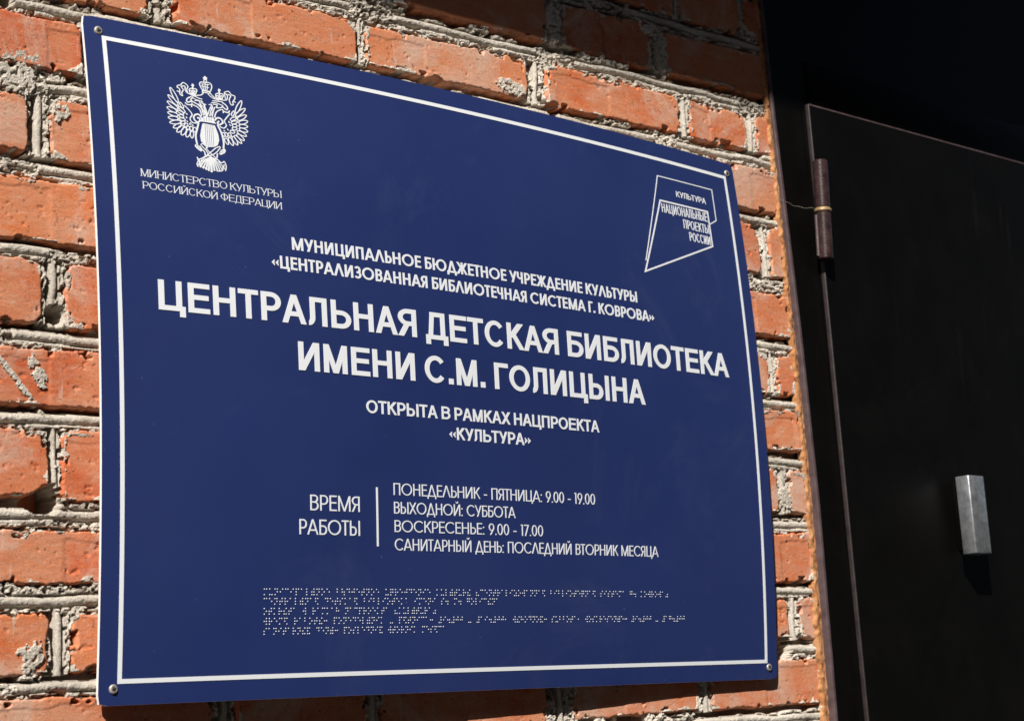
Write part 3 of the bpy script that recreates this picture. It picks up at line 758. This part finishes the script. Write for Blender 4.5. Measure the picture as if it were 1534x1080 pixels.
text('«ЦЕНТРАЛИЗОВАННАЯ БИБЛИОТЕЧНАЯ СИСТЕМА Г. КОВРОВА»', 174.7, 689.1, 385.8, 12.0, 2.35, 1.9, 'G', 'quoted line of small white capitals directly above the title', slope=.0018)
text('ЦЕНТРАЛЬНАЯ ДЕТСКАЯ БИБЛИОТЕКА', 56.1, 812.3, 335.2, 26.8, 5.6, 4.4, 'A', 'largest bold white line of the title', raise_=.8, slope=.0016)
text('ИМЕНИ С.М. ГОЛИЦЫНА', 199.6, 664.1, 292.5, 26.6, 5.6, 4.4, 'A', 'second bold white line of the title', raise_=.8, slope=.0028)
text('ОТКРЫТА В РАМКАХ НАЦПРОЕКТА', 275.1, 588.4, 258.0, 12.3, 2.4, 1.95, 'A', 'white line of capitals under the title', slope=.003)
text('«КУЛЬТУРА»', 376.4, 486.5, 239.0, 12.0, 2.4, 1.95, 'A', 'single quoted word in white centred under the title', slope=.001)
text('ВРЕМЯ', 208.4, 264.2, 165.4, 14.1, 1.5, 1.35, 'G', 'upper word left of the vertical divider')
text('РАБОТЫ', 196.2, 264.1, 143.6, 13.7, 1.5, 1.35, 'G', 'lower word left of the vertical divider')
P_ = Print(); P_.add(strip((284.8, 134.4), (284.8, 188.9), 1.9, 6)); P_.build('divider_line', .5, 'short vertical white line beside the opening hours')
text('ПОНЕДЕЛЬНИК - ПЯТНИЦА: 9.00 - 19.00', 304.9, 577.2, 182.6, 11.2, 1.2, 1.05, 'G', 'first line of the opening hours', slope=.0025, space=.42)
text('ВЫХОДНОЙ: СУББОТА', 305.0, 461.5, 165.3, 11.0, 1.2, 1.05, 'G', 'second line of the opening hours', slope=.003, space=.42)
text('ВОСКРЕСЕНЬЕ: 9.00 - 17.00', 305.3, 499.5, 148.2, 11.0, 1.2, 1.05, 'G', 'third line of the opening hours', slope=.003, space=.42)
text('САНИТАРНЫЙ ДЕНЬ: ПОСЛЕДНИЙ ВТОРНИК МЕСЯЦА', 305.2, 673.5, 131.1, 11.0, 1.2, 1.05, 'G', 'fourth and longest line of the opening hours', slope=.002, space=.42)
text('МИНИСТЕРСТВО КУЛЬТУРЫ', 44.9, 190.3, 454.4, 6.9, .78, .42, 'A', 'upper line of fine serif capitals under the emblem', True, .3, slope=-.005)
text('РОССИЙСКОЙ ФЕДЕРАЦИИ', 46.1, 189.8, 443.2, 6.7, .78, .42, 'A', 'lower line of fine serif capitals under the emblem', True, .3, slope=-.005)
text('КУЛЬТУРА', 752.2, 806.6, 540.1, 6.9, 1.3, 1.0, 'A', 'small white word at the top of the angular logo', raise_=.3)
text('НАЦИОНАЛЬНЫЕ', 722.6, 805.2, 517.5, 10.6, 1.3, 1.1, 'A', 'first condensed word inside the angular logo', raise_=.3, slope=.012)
text('ПРОЕКТЫ', 758.8, 805.3, 503.9, 10.6, 1.35, 1.05, 'A', 'second condensed word inside the angular logo', raise_=.3)
text('РОССИИ', 767.1, 805.3, 490.3, 10.4, 1.35, 1.05, 'A', 'third condensed word inside the angular logo', raise_=.3)
def smooth(pts, n=5):
    if len(pts) < 3: return list(pts)
    out = []
    for i in range(len(pts) - 1):
        p0 = pts[max(i - 1, 0)]; a_ = pts[i]; b_ = pts[i + 1]; p3 = pts[min(i + 2, len(pts) - 1)]
        for k in range(n):
            t_ = k / n
            out.append(tuple(.5 * ((2 * a_[d]) + (-p0[d] + b_[d]) * t_ + (2 * p0[d] - 5 * a_[d] + 4 * b_[d] - p3[d]) * t_ ** 2 + (-p0[d] + 3 * a_[d] - 3 * b_[d] + p3[d]) * t_ ** 3) for d in (0, 1)))
    return out + [pts[-1]]
def stroke(pts, wd, joint=True, closed=False):
    out = []; n = len(pts)
    for i in range(n - (0 if closed else 1)):
        a_, b_ = pts[i], pts[(i + 1) % n]; dx, dy = b_[0] - a_[0], b_[1] - a_[1]; L = math.hypot(dx, dy)
        if L < 1e-4: continue
        nx, ny = -dy / L * wd / 2, dx / L * wd / 2
        out.append([(a_[0] + nx, a_[1] + ny), (a_[0] - nx, a_[1] - ny), (b_[0] - nx, b_[1] - ny), (b_[0] + nx, b_[1] + ny)])
        if joint and (closed or i): out.append([(a_[0] + wd / 2 * math.cos(q * math.pi / 3), a_[1] + wd / 2 * math.sin(q * math.pi / 3)) for q in range(6)])
    return out
# angular logo outlines (mitred closed paths as ring of quads)
def outline(pts, wd, closed=True):
    n = len(pts); O = []; I = []
    for i in range(n):
        a_, b_, c_ = pts[i - 1], pts[i], pts[(i + 1) % n]
        def nn(p, q): dx, dy = q[0] - p[0], q[1] - p[1]; L = math.hypot(dx, dy); return (-dy / L, dx / L)
        n1 = nn(a_, b_) if (closed or i) else nn(b_, c_); n2 = nn(b_, c_) if (closed or i < n - 1) else nn(a_, b_)
        m0, m1 = n1[0] + n2[0], n1[1] + n2[1]; L = math.hypot(m0, m1); m0 /= L; m1 /= L
        k = min(wd / 2 / max(m0 * n1[0] + m1 * n1[1], .2), wd * 1.6)
        O.append((b_[0] + m0 * k, b_[1] + m1 * k)); I.append((b_[0] - m0 * k, b_[1] - m1 * k))
    out = []
    for i in range(n if closed else n - 1):
        j = (i + 1) % n; m_s = max(1, int(math.dist(O[i], O[j]) / 6)); lp = lambda p, q, t_: (p[0] + (q[0] - p[0]) * t_, p[1] + (q[1] - p[1]) * t_)
        for k_ in range(m_s): out.append([lp(O[i], O[j], k_ / m_s), lp(O[i], O[j], (k_ + 1) / m_s), lp(I[i], I[j], (k_ + 1) / m_s), lp(I[i], I[j], k_ / m_s)])
    return out
P_ = Print(); P_.add(fill(outline([(721.4, 530.9), (807, 530.9), (808, 489.6), (682.0, 443.6)], 1.9))); P_.build('logo_frame', .3, 'white four-sided outline at the upper right of the sign')
P_ = Print(); P_.add(fill(outline([(684.5, 456.0), (722.1, 560), (821.6, 560), (821.6, 522.6), (808.9, 516.4)], 1.15, False))); P_.build('logo_outer_line', .3, 'thinner white line behind the angular logo')
# emblem
EMB_F=[((80.8,543.1),(87.1,530.3),2.85),((78.1,535.5),(86.9,527.4),2.63),((76.8,529.3),(86.3,523.8),2.63),((76.1,523.5),(84.8,520.9),2.85),((76.4,518.7),(86.0,517.5),2.63),((76.5,513.9),(85.7,514.4),2.63),((77.6,509.3),(88.0,511.7),2.63),((89.4,530.2),(92.0,525.9),1.65),((87.7,525.7),(93.4,521.8),1.87),((86.4,521.9),(91.7,519.9),1.65),((87.5,517.5),(91.5,517.2),1.87),((87.2,514.4),(92.8,514.3),1.76),((88.9,510.9),(92.5,511.9),1.87),((80.9,505.1),(88.3,509.1),2.63),((84.1,501.6),(90.2,507.8),2.85),((88.5,499.5),(92.8,506.3),3.18),((93.4,498.4),(96.7,505.0),2.96),((98.6,498.2),(99.4,504.0),2.52),((92.2,508.3),(94.9,510.4),1.87),((94.6,506.1),(96.2,508.0),2.3),((98.5,505.3),(99.1,508.5),2.3),((102.0,504.4),(102.6,508.1),2.41),((154.7,542.8),(147.6,530.3),2.85),((157.7,535.7),(147.2,526.9),2.63),((158.3,529.2),(148.8,523.7),2.63),((159.1,523.6),(150.1,520.5),2.63),((145.5,531.0),(143.3,526.7),1.65),((147.3,525.2),(141.3,522.2),1.76),((148.0,521.4),(142.0,519.2),1.76),((158.6,518.5),(150.0,517.4),2.63),((158.2,513.6),(150.0,514.5),2.63),((156.4,509.0),(147.6,511.7),2.52),((153.6,504.4),(146.8,508.7),2.52),((150.6,501.1),(144.0,506.8),2.52),((146.2,498.9),(141.8,505.5),2.96),((141.4,497.7),(138.0,503.9),2.85),((136.2,497.9),(133.7,502.7),2.41),((147.1,517.4),(142.9,516.7),1.87),((146.9,514.5),(142.6,513.8),1.87),((143.9,510.6),(140.2,510.7),1.87),((139.8,506.1),(137.9,508.2),1.98),((136.0,505.0),(134.5,508.1),2.09),((133.1,505.1),(131.6,507.7),2.09)]
EMB_S=[(1.0,[(93.5,528.5),(97.7,524.9),(100.9,520.7),(98.8,517.5),(98.8,514.6),(101.7,512.7),(106.9,513.8)]),(1.0,[(141.1,528.3),(134.9,521.0),(134.2,519.4),(136.0,516.3),(135.9,515.1),(133.1,512.7),(129.0,513.5)]),(1.5,[(106.9,513.8),(104.7,506.8),(103.0,501.7),(102.9,497.0),(103.8,492.4)]),(1.5,[(126.5,515.0),(130.0,507.9),(131.3,502.4),(131.7,497.7),(131.0,492.8)]),(1.4,[(110.7,517.0),(109.5,520.2),(107.4,522.0),(104.2,521.2),(102.3,518.5),(103.0,515.8),(105.4,514.2),(108.3,515.7),(108.0,518.3),(105.8,518.4)]),(1.4,[(124.3,518.7),(126.1,521.2),(129.2,522.0),(131.7,520.4),(132.6,517.7),(131.7,517.3),(128.6,515.1),(126.8,517.0),(128.7,518.8)]),(1.1,[(108.7,488.0),(110.7,486.4),(111.4,482.7)]),(1.1,[(124.1,487.0),(123.4,482.6)]),(0.9,[(107.1,492.9),(112.8,487.6),(116.0,482.9),(124.1,480.8)]),(0.9,[(109.3,494.2),(114.1,491.1),(112.5,489.9),(117.8,485.5),(123.1,481.6),(127.5,478.5),(130.5,480.3)]),(0.9,[(127.2,494.1),(122.9,492.0),(116.8,486.8),(111.4,482.5),(107.6,480.0),(103.9,478.5),(102.5,480.4)]),(0.9,[(127.7,493.0),(123.6,488.3),(118.7,484.7),(111.9,482.3),(108.5,479.0)]),(0.9,[(107.7,493.5),(109.3,494.2)]),(0.9,[(127.2,494.1),(127.7,493.0)]),(1.0,[(117.3,482.6),(108.1,477.7),(102.4,472.0)]),(1.2,[(117.3,482.6),(109.7,477.3),(104.8,470.9)]),(1.3,[(117.3,482.6),(111.6,476.9),(107.8,470.2)]),(1.5,[(117.3,482.6),(113.4,476.6),(110.8,469.4)]),(1.7,[(117.3,482.6),(115.2,476.4),(113.6,468.9)]),(1.9,[(117.3,482.6),(117.0,476.0),(116.6,467.9)]),(1.6,[(117.3,482.6),(119.0,476.9),(119.8,469.6)]),(1.3,[(117.3,482.6),(120.8,477.2),(122.7,470.2)]),(1.1,[(117.3,482.6),(122.6,477.4),(125.5,470.4)]),(0.9,[(117.3,482.6),(123.9,478.2),(127.7,471.9)]),(0.9,[(102.5,480.4),(103.5,476.8),(102.0,473.8),(102.9,471.1)]),(0.9,[(107.5,479.3),(105.8,474.8),(106.9,471.7),(110.4,471.0),(113.9,469.4),(113.3,468.9)]),(0.9,[(130.5,480.3),(131.9,478.2),(132.4,474.9),(131.3,471.2)]),(0.9,[(124.1,480.8),(126.1,477.8),(128.7,474.9),(127.9,471.0),(122.1,469.9)]),(0.8,[(104.9,478.4),(104.5,473.7),(105.4,471.0)]),(0.8,[(130.5,477.5),(129.8,474.5),(130.7,472.8)]),(0.9,[(101.5,538.5),(105.2,539.2),(109.1,537.9),(112.7,537.5)]),(0.8,[(102.5,537.7),(105.9,536.1),(109.9,535.6),(113.0,535.5)]),(0.8,[(113.0,535.5),(111.3,533.9),(116.3,532.8)]),(1.1,[(101.0,537.9),(97.5,535.9),(96.4,533.3),(97.4,532.0),(100.5,533.4),(102.0,532.8)]),(1.0,[(94.6,531.6),(96.2,529.8),(100.2,530.1),(102.2,531.7)]),(1.0,[(101.4,530.3),(101.0,527.9)]),(1.0,[(102.3,530.5),(107.2,528.9),(109.8,526.0),(110.8,520.9)]),(1.0,[(102.9,537.3),(100.7,535.0),(103.6,533.1),(108.5,531.0),(111.7,527.2),(112.8,521.7)]),(0.9,[(112.8,534.2),(115.0,530.2),(116.6,525.2),(117.1,521.9)]),(0.8,[(104.7,534.7),(108.9,535.3),(110.8,531.9),(114.2,529.6),(114.4,525.8),(115.8,522.2)]),(0.7,[(107.6,532.3),(110.9,529.5),(111.9,524.4)]),(0.7,[(109.6,532.7),(113.2,526.5),(114.3,521.9)]),(0.9,[(123.5,537.9),(128.2,538.2),(133.4,538.5),(134.6,536.9)]),(0.8,[(122.0,535.7),(126.5,536.4),(131.6,535.4),(134.1,534.9)]),(1.1,[(134.4,537.8),(137.8,535.5),(139.0,533.3),(138.0,531.5),(135.9,532.2),(133.8,533.8)]),(1.1,[(140.8,531.1),(139.3,528.9),(135.1,529.2),(132.7,531.2)]),(0.9,[(134.1,529.3),(133.9,527.5)]),(1.0,[(132.1,530.7),(127.8,528.5),(125.4,525.2),(124.4,521.4)]),(0.9,[(123.7,534.6),(128.3,534.4),(126.8,531.7),(132.3,532.6),(134.1,534.9)]),(0.8,[(119.2,533.3),(122.3,533.8),(119.5,528.5),(117.5,523.4)]),(0.8,[(122.4,531.4),(120.3,525.8),(119.3,521.8)]),(0.8,[(125.5,532.0),(123.3,527.2),(122.0,521.7)]),(0.7,[(122.1,533.8),(123.4,531.1),(121.0,527.8)]),(0.8,[(113.2,532.3),(115.3,532.7),(113.9,529.5),(115.6,525.0),(116.8,521.4)]),(0.7,[(123.7,529.2),(120.5,522.9)]),(0.9,[(114.8,544.2),(112.6,541.9),(108.3,540.5),(102.7,540.1),(97.7,541.2),(96.0,543.8),(95.8,547.4),(91.7,546.4)]),(0.9,[(98.3,541.3),(97.6,544.6),(99.1,547.3),(97.5,549.4),(94.1,550.6),(91.8,547.9),(88.7,546.9),(87.9,544.8),(89.9,544.0),(90.1,540.9),(87.2,541.4)]),(0.9,[(91.7,546.4),(93.9,543.5),(92.1,540.3),(92.6,537.5),(90.2,538.5),(90.1,540.9)]),(0.9,[(120.7,546.2),(124.9,542.0),(129.0,540.8),(134.7,540.4),(139.0,541.5),(140.0,545.6),(138.7,546.8),(137.0,548.0),(138.7,549.3),(141.9,550.1),(144.3,547.3),(147.9,546.5),(147.6,543.5),(146.1,541.8),(148.3,540.2)]),(0.9,[(138.7,546.8),(143.6,546.2),(141.6,542.0),(143.0,537.3),(145.7,537.8),(145.1,540.1),(146.6,541.9)]),(0.8,[(137.0,548.0),(137.7,541.8)]),(0.8,[(119.4,543.5),(124.3,540.5),(130.4,539.5)]),(0.9,[(114.0,546.5),(112.5,549.1),(111.6,551.9),(112.9,554.3),(117.5,554.8),(120.3,555.3),(123.5,554.3),(124.1,551.1),(122.2,546.7)]),(1.3,[(114.0,546.5),(118.2,546.4),(122.2,546.2)]),(0.9,[(113.9,544.7),(118.0,544.7),(121.0,544.3)]),(0.9,[(114.0,546.5),(113.8,544.0)]),(0.7,[(117.5,554.8),(116.9,547.0)]),(0.7,[(114.6,552.4),(115.1,547.1)]),(0.7,[(119.9,553.8),(118.8,547.5)]),(0.7,[(112.9,550.6),(121.1,550.1)]),(0.7,[(113.6,552.7),(121.9,553.2)]),(1.6,[(115.9,558.9),(120.0,559.4)]),(1.6,[(118.1,561.0),(117.8,558.1)]),(0.8,[(116.6,557.6),(116.4,555.1)]),(0.8,[(119.2,558.1),(119.0,555.6)]),(0.8,[(116.6,557.4),(119.2,557.8)]),(0.9,[(101.0,540.8),(100.1,544.5),(101.8,546.2),(104.1,546.2),(106.6,546.6),(108.1,545.4),(106.1,541.2)]),(1.4,[(101.0,541.1),(106.1,541.5)]),(0.8,[(104.1,546.2),(103.6,541.8)]),(0.7,[(101.9,544.8),(102.6,542.1)]),(0.7,[(106.0,545.1),(104.7,542.2)]),(0.7,[(100.8,543.7),(106.9,544.3)]),(1.5,[(102.9,549.4),(105.5,549.7)]),(1.3,[(104.3,551.1),(103.9,546.6)]),(0.9,[(128.4,540.7),(127.5,544.4),(129.2,546.1),(131.6,546.1),(134.2,546.6),(135.7,545.3),(133.7,541.1)]),(1.4,[(128.5,540.9),(133.7,541.4)]),(0.8,[(131.6,546.1),(131.1,541.6)]),(0.7,[(129.4,544.7),(130.1,542.0)]),(0.7,[(133.6,545.0),(132.2,542.1)]),(0.7,[(128.2,543.6),(134.5,544.2)]),(1.5,[(130.5,549.3),(133.1,549.7)]),(1.3,[(131.8,551.0),(131.5,546.6)]),(1.0,[(94.8,521.0),(95.9,519.6)]),(1.0,[(94.2,517.6),(95.4,516.2)]),(1.0,[(94.6,513.8),(95.8,512.4)]),(1.0,[(96.9,511.6),(98.1,510.2)]),(1.0,[(99.9,510.9),(101.1,509.5)]),(1.0,[(138.6,520.5),(139.9,519.1)]),(1.0,[(139.4,517.5),(140.6,516.1)]),(1.0,[(136.6,512.7),(137.8,511.3)]),(1.0,[(132.8,510.9),(134.0,509.5)]),(1.0,[(138.6,520.3),(139.8,518.8)]),(1.0,[(98.1,512.7),(99.2,511.3)])]
EMB_P=[[(110.9,513.5),(109.0,507.4),(107.5,501.0),(108.1,495.9),(111.7,493.4),(112.7,492.1),(115.7,491.8),(120.9,492.5),(125.0,494.9),(127.0,499.8),(126.7,505.0),(125.0,510.0),(123.6,513.8),(111.5,514.0)],[(112.4,520.6),(115.8,522.2),(116.7,520.9),(123.0,521.4),(123.9,517.2),(126.0,515.2),(111.6,515.5),(108.5,515.3)],[(101.5,492.3),(104.0,492.2),(107.0,491.0),(109.0,488.2),(107.1,486.1),(103.7,487.9),(101.3,489.9)],[(128.6,491.4),(131.8,493.0),(133.3,491.2),(132.2,488.6),(127.6,486.0),(125.8,486.8),(127.4,489.4)]]
EMB_X=[(0.42,[(113.5,513.2),(113.3,493.4)]),(0.42,[(115.5,513.3),(115.0,492.0)]),(0.42,[(117.6,513.3),(117.0,492.1)]),(0.42,[(119.4,513.4),(119.1,492.4)]),(0.42,[(121.5,513.5),(120.9,492.7)]),(0.5,[(108.5,515.0),(111.6,515.2),(118.3,515.4),(126.0,515.2)]),(0.42,[(113.0,519.8),(113.0,516.2)]),(0.42,[(115.6,520.2),(115.6,516.6)]),(0.42,[(118.3,520.6),(118.2,517.0)]),(0.42,[(120.6,521.0),(120.5,517.4)]),(0.7,[(117.6,557.0),(118.2,556.3)]),(0.7,[(104.4,491.0),(104.9,490.3)]),(0.7,[(105.5,489.5),(106.1,488.8)]),(0.7,[(128.7,490.9),(129.3,490.2)]),(0.7,[(129.7,489.6),(130.2,488.9)]),(0.7,[(102.6,491.7),(103.2,491.0)]),(0.7,[(127.2,488.3),(127.8,487.6)])]

polys = []; subs = []
for (bx, by), (tx, ty), wd in EMB_F:        # outlined feathers
    dx, dy = tx - bx, ty - by; L = math.hypot(dx, dy); ux, uy = dx / L, dy / L; loop = []
    bx -= ux * .5; by -= uy * .5; L += 1.0
    for i in range(12):
        q = i / 12 * 2 * math.pi; a_ = (1 - math.cos(q)) / 2 * L; b_ = math.sin(q) * (wd + 1.0) * .5 * (1 - .18 * math.cos(q))
        loop.append((bx + ux * a_ - uy * b_, by + uy * a_ + ux * b_))
    polys += stroke(loop, .92, True, True)
for wd, pts in EMB_S: polys += stroke(smooth(pts, 3), wd * 1.05)
polys += [p for p in EMB_P]
for wd, pts in EMB_X: subs += stroke(pts, wd * 1.45, False)
P_ = Print(); P_.add(fill(polys, subs)); P_.build('emblem', .3, 'white double-headed eagle emblem holding a lyre')
# braille: real cells, raised white dots
BR6 = {'а': '1', 'б': '12', 'в': '2456', 'г': '1245', 'д': '145', 'е': '15', 'ё': '16', 'ж': '245', 'з': '1356', 'и': '24', 'й': '12346', 'к': '13', 'л': '123', 'м': '134', 'н': '1345', 'о': '135', 'п': '1234', 'р': '1235', 'с': '234', 'т': '2345', 'у': '136', 'ф': '124', 'х': '125', 'ц': '14', 'ч': '12345', 'ш': '156', 'ы': '2346', 'ь': '23456', 'ю': '1256', 'я': '1246',
       '«': '236', '»': '356', '.': '256', ':': '25', '-': '36', ',': '2', '#': '3456', '1': '1', '9': '24', '7': '1245', '0': '245'}
LINES = [('муниципальное бюджетное учреждение культуры «централизованная библиотечная система г. коврова»', 94.9, 686.5),
         ('центральная детская библиотека имени с. м. голицына', 86.6, 436.0), ('открыта в рамках нацпроекта «культура»', 78.0, 354.0),
         ('время работы: понедельник - пятница: #9.#00 - #19.#00; выходной: суббота; воскресенье: #9.#00 - #17.#00'.replace(';', ','), 69.3, 713.0),
         ('санитарный день: последний вторник месяца', 60.6, 366.0)]
V_ = []; F_ = []
th = [(math.cos(q * math.pi / 4), math.sin(q * math.pi / 4)) for q in range(8)]
for s_i, (ln, vt, uend) in enumerate(LINES):
    nc = len(ln); pit = (uend - 158.5) / (nc - .6)
    for i, ch in enumerate(ln):
        for d in BR6.get(ch, ''):
            d = int(d) - 1; u = 158.5 + i * pit + (d // 3) * pit * .42; v = vt - (d % 3) * 2.45
            n = len(V_); r = .62
            ring1 = [(u + r * a_, v + r * b_) for a_, b_ in th]; ring2 = [(u + r * .6 * a_, v + r * .6 * b_) for a_, b_ in th]
            V_ += list(map(tuple, SP([q[0] for q in ring1], [q[1] for q in ring1], 0.05)))
            V_ += list(map(tuple, SP([q[0] for q in ring2], [q[1] for q in ring2], .5))) + [tuple(SP(u, v, .65))]
            for q in range(8):
                F_ += [(n + q, n + (q + 1) % 8, n + 8 + (q + 1) % 8, n + 8 + q), (n + 8 + q, n + 8 + (q + 1) % 8, n + 16)]
m_dots = simple('clear_white_dots', (.62, .64, .66), .3, 0, .5)
link('braille_dots', mesh('braille_dots', V_, F_, True), m_dots, sign, label='five rows of raised braille dots near the bottom edge', kind='stuff')
# screws
def lathe(prof, n=20):
    V_ = [(0, 0, prof[0][1])]; F_ = []
    for r, z in prof[1:]: V_ += [(r * math.cos(2 * math.pi * i / n), r * math.sin(2 * math.pi * i / n), z) for i in range(n)]
    for i in range(n): F_.append((0, 1 + i, 1 + (i + 1) % n))
    for k in range(len(prof) - 2):
        for i in range(n): a_ = 1 + k * n; F_.append((a_ + i, a_ + n + i, a_ + n + (i + 1) % n, a_ + (i + 1) % n))
    return V_, F_
for (u, v, rt) in ((14.3, 586.6, .3), (857.2, 586.5, .1), (13.6, 13.4, .35), (856.6, 12.9, .8)):
    V_, F_ = lathe([(0, .9), (1.2, 1.0), (2.6, 1.5), (3.3, 1.35), (3.9, .7), (4.2, -.2)])
    c = SP(u, v, 0)
    def place(vv): return [(c[0] + x / 1000, c[1] - z / 1000, c[2] + y / 1000) for x, y, z in vv]
    sc = link('screw', mesh('screw', place(V_), F_, True), m_screw, sign)
    cr = []; cf = []
    for a_ in (rt, rt + math.pi / 2):
        ca, sa = math.cos(a_), math.sin(a_); n = len(cr); zz = 1.72 if a_ == rt else 1.74
        for x, y in ((-2.1, -.42), (2.1, -.42), (2.1, .42), (-2.1, .42)): cr.append((x * ca - y * sa, x * sa + y * ca, zz))
        for x, y in ((-2.1, -.42), (2.1, -.42), (2.1, .42), (-2.1, .42)): cr.append((x * ca - y * sa, x * sa + y * ca, .6))
        cf += [(n, n + 1, n + 2, n + 3)] + [(n + i, n + 4 + i, n + 4 + (i + 1) % 4, n + (i + 1) % 4) for i in range(4)]
    o = link('cross_slot', mesh('cross_slot', place(cr), cf), m_dark); o.parent = sc; o.matrix_parent_inverse = sc.matrix_world.inverted() if False else Matrix()
    o.matrix_parent_inverse = Matrix.Translation(-sign.location) @ Matrix() if False else Matrix()
    # the shank behind the sheet, running into the wall
    V2, F2 = lathe([(0, -3.2), (1.9, -3.2), (1.9, -14.0)], 12)
    link('shank', mesh('shank', place(V2), F2), m_screw, sign)
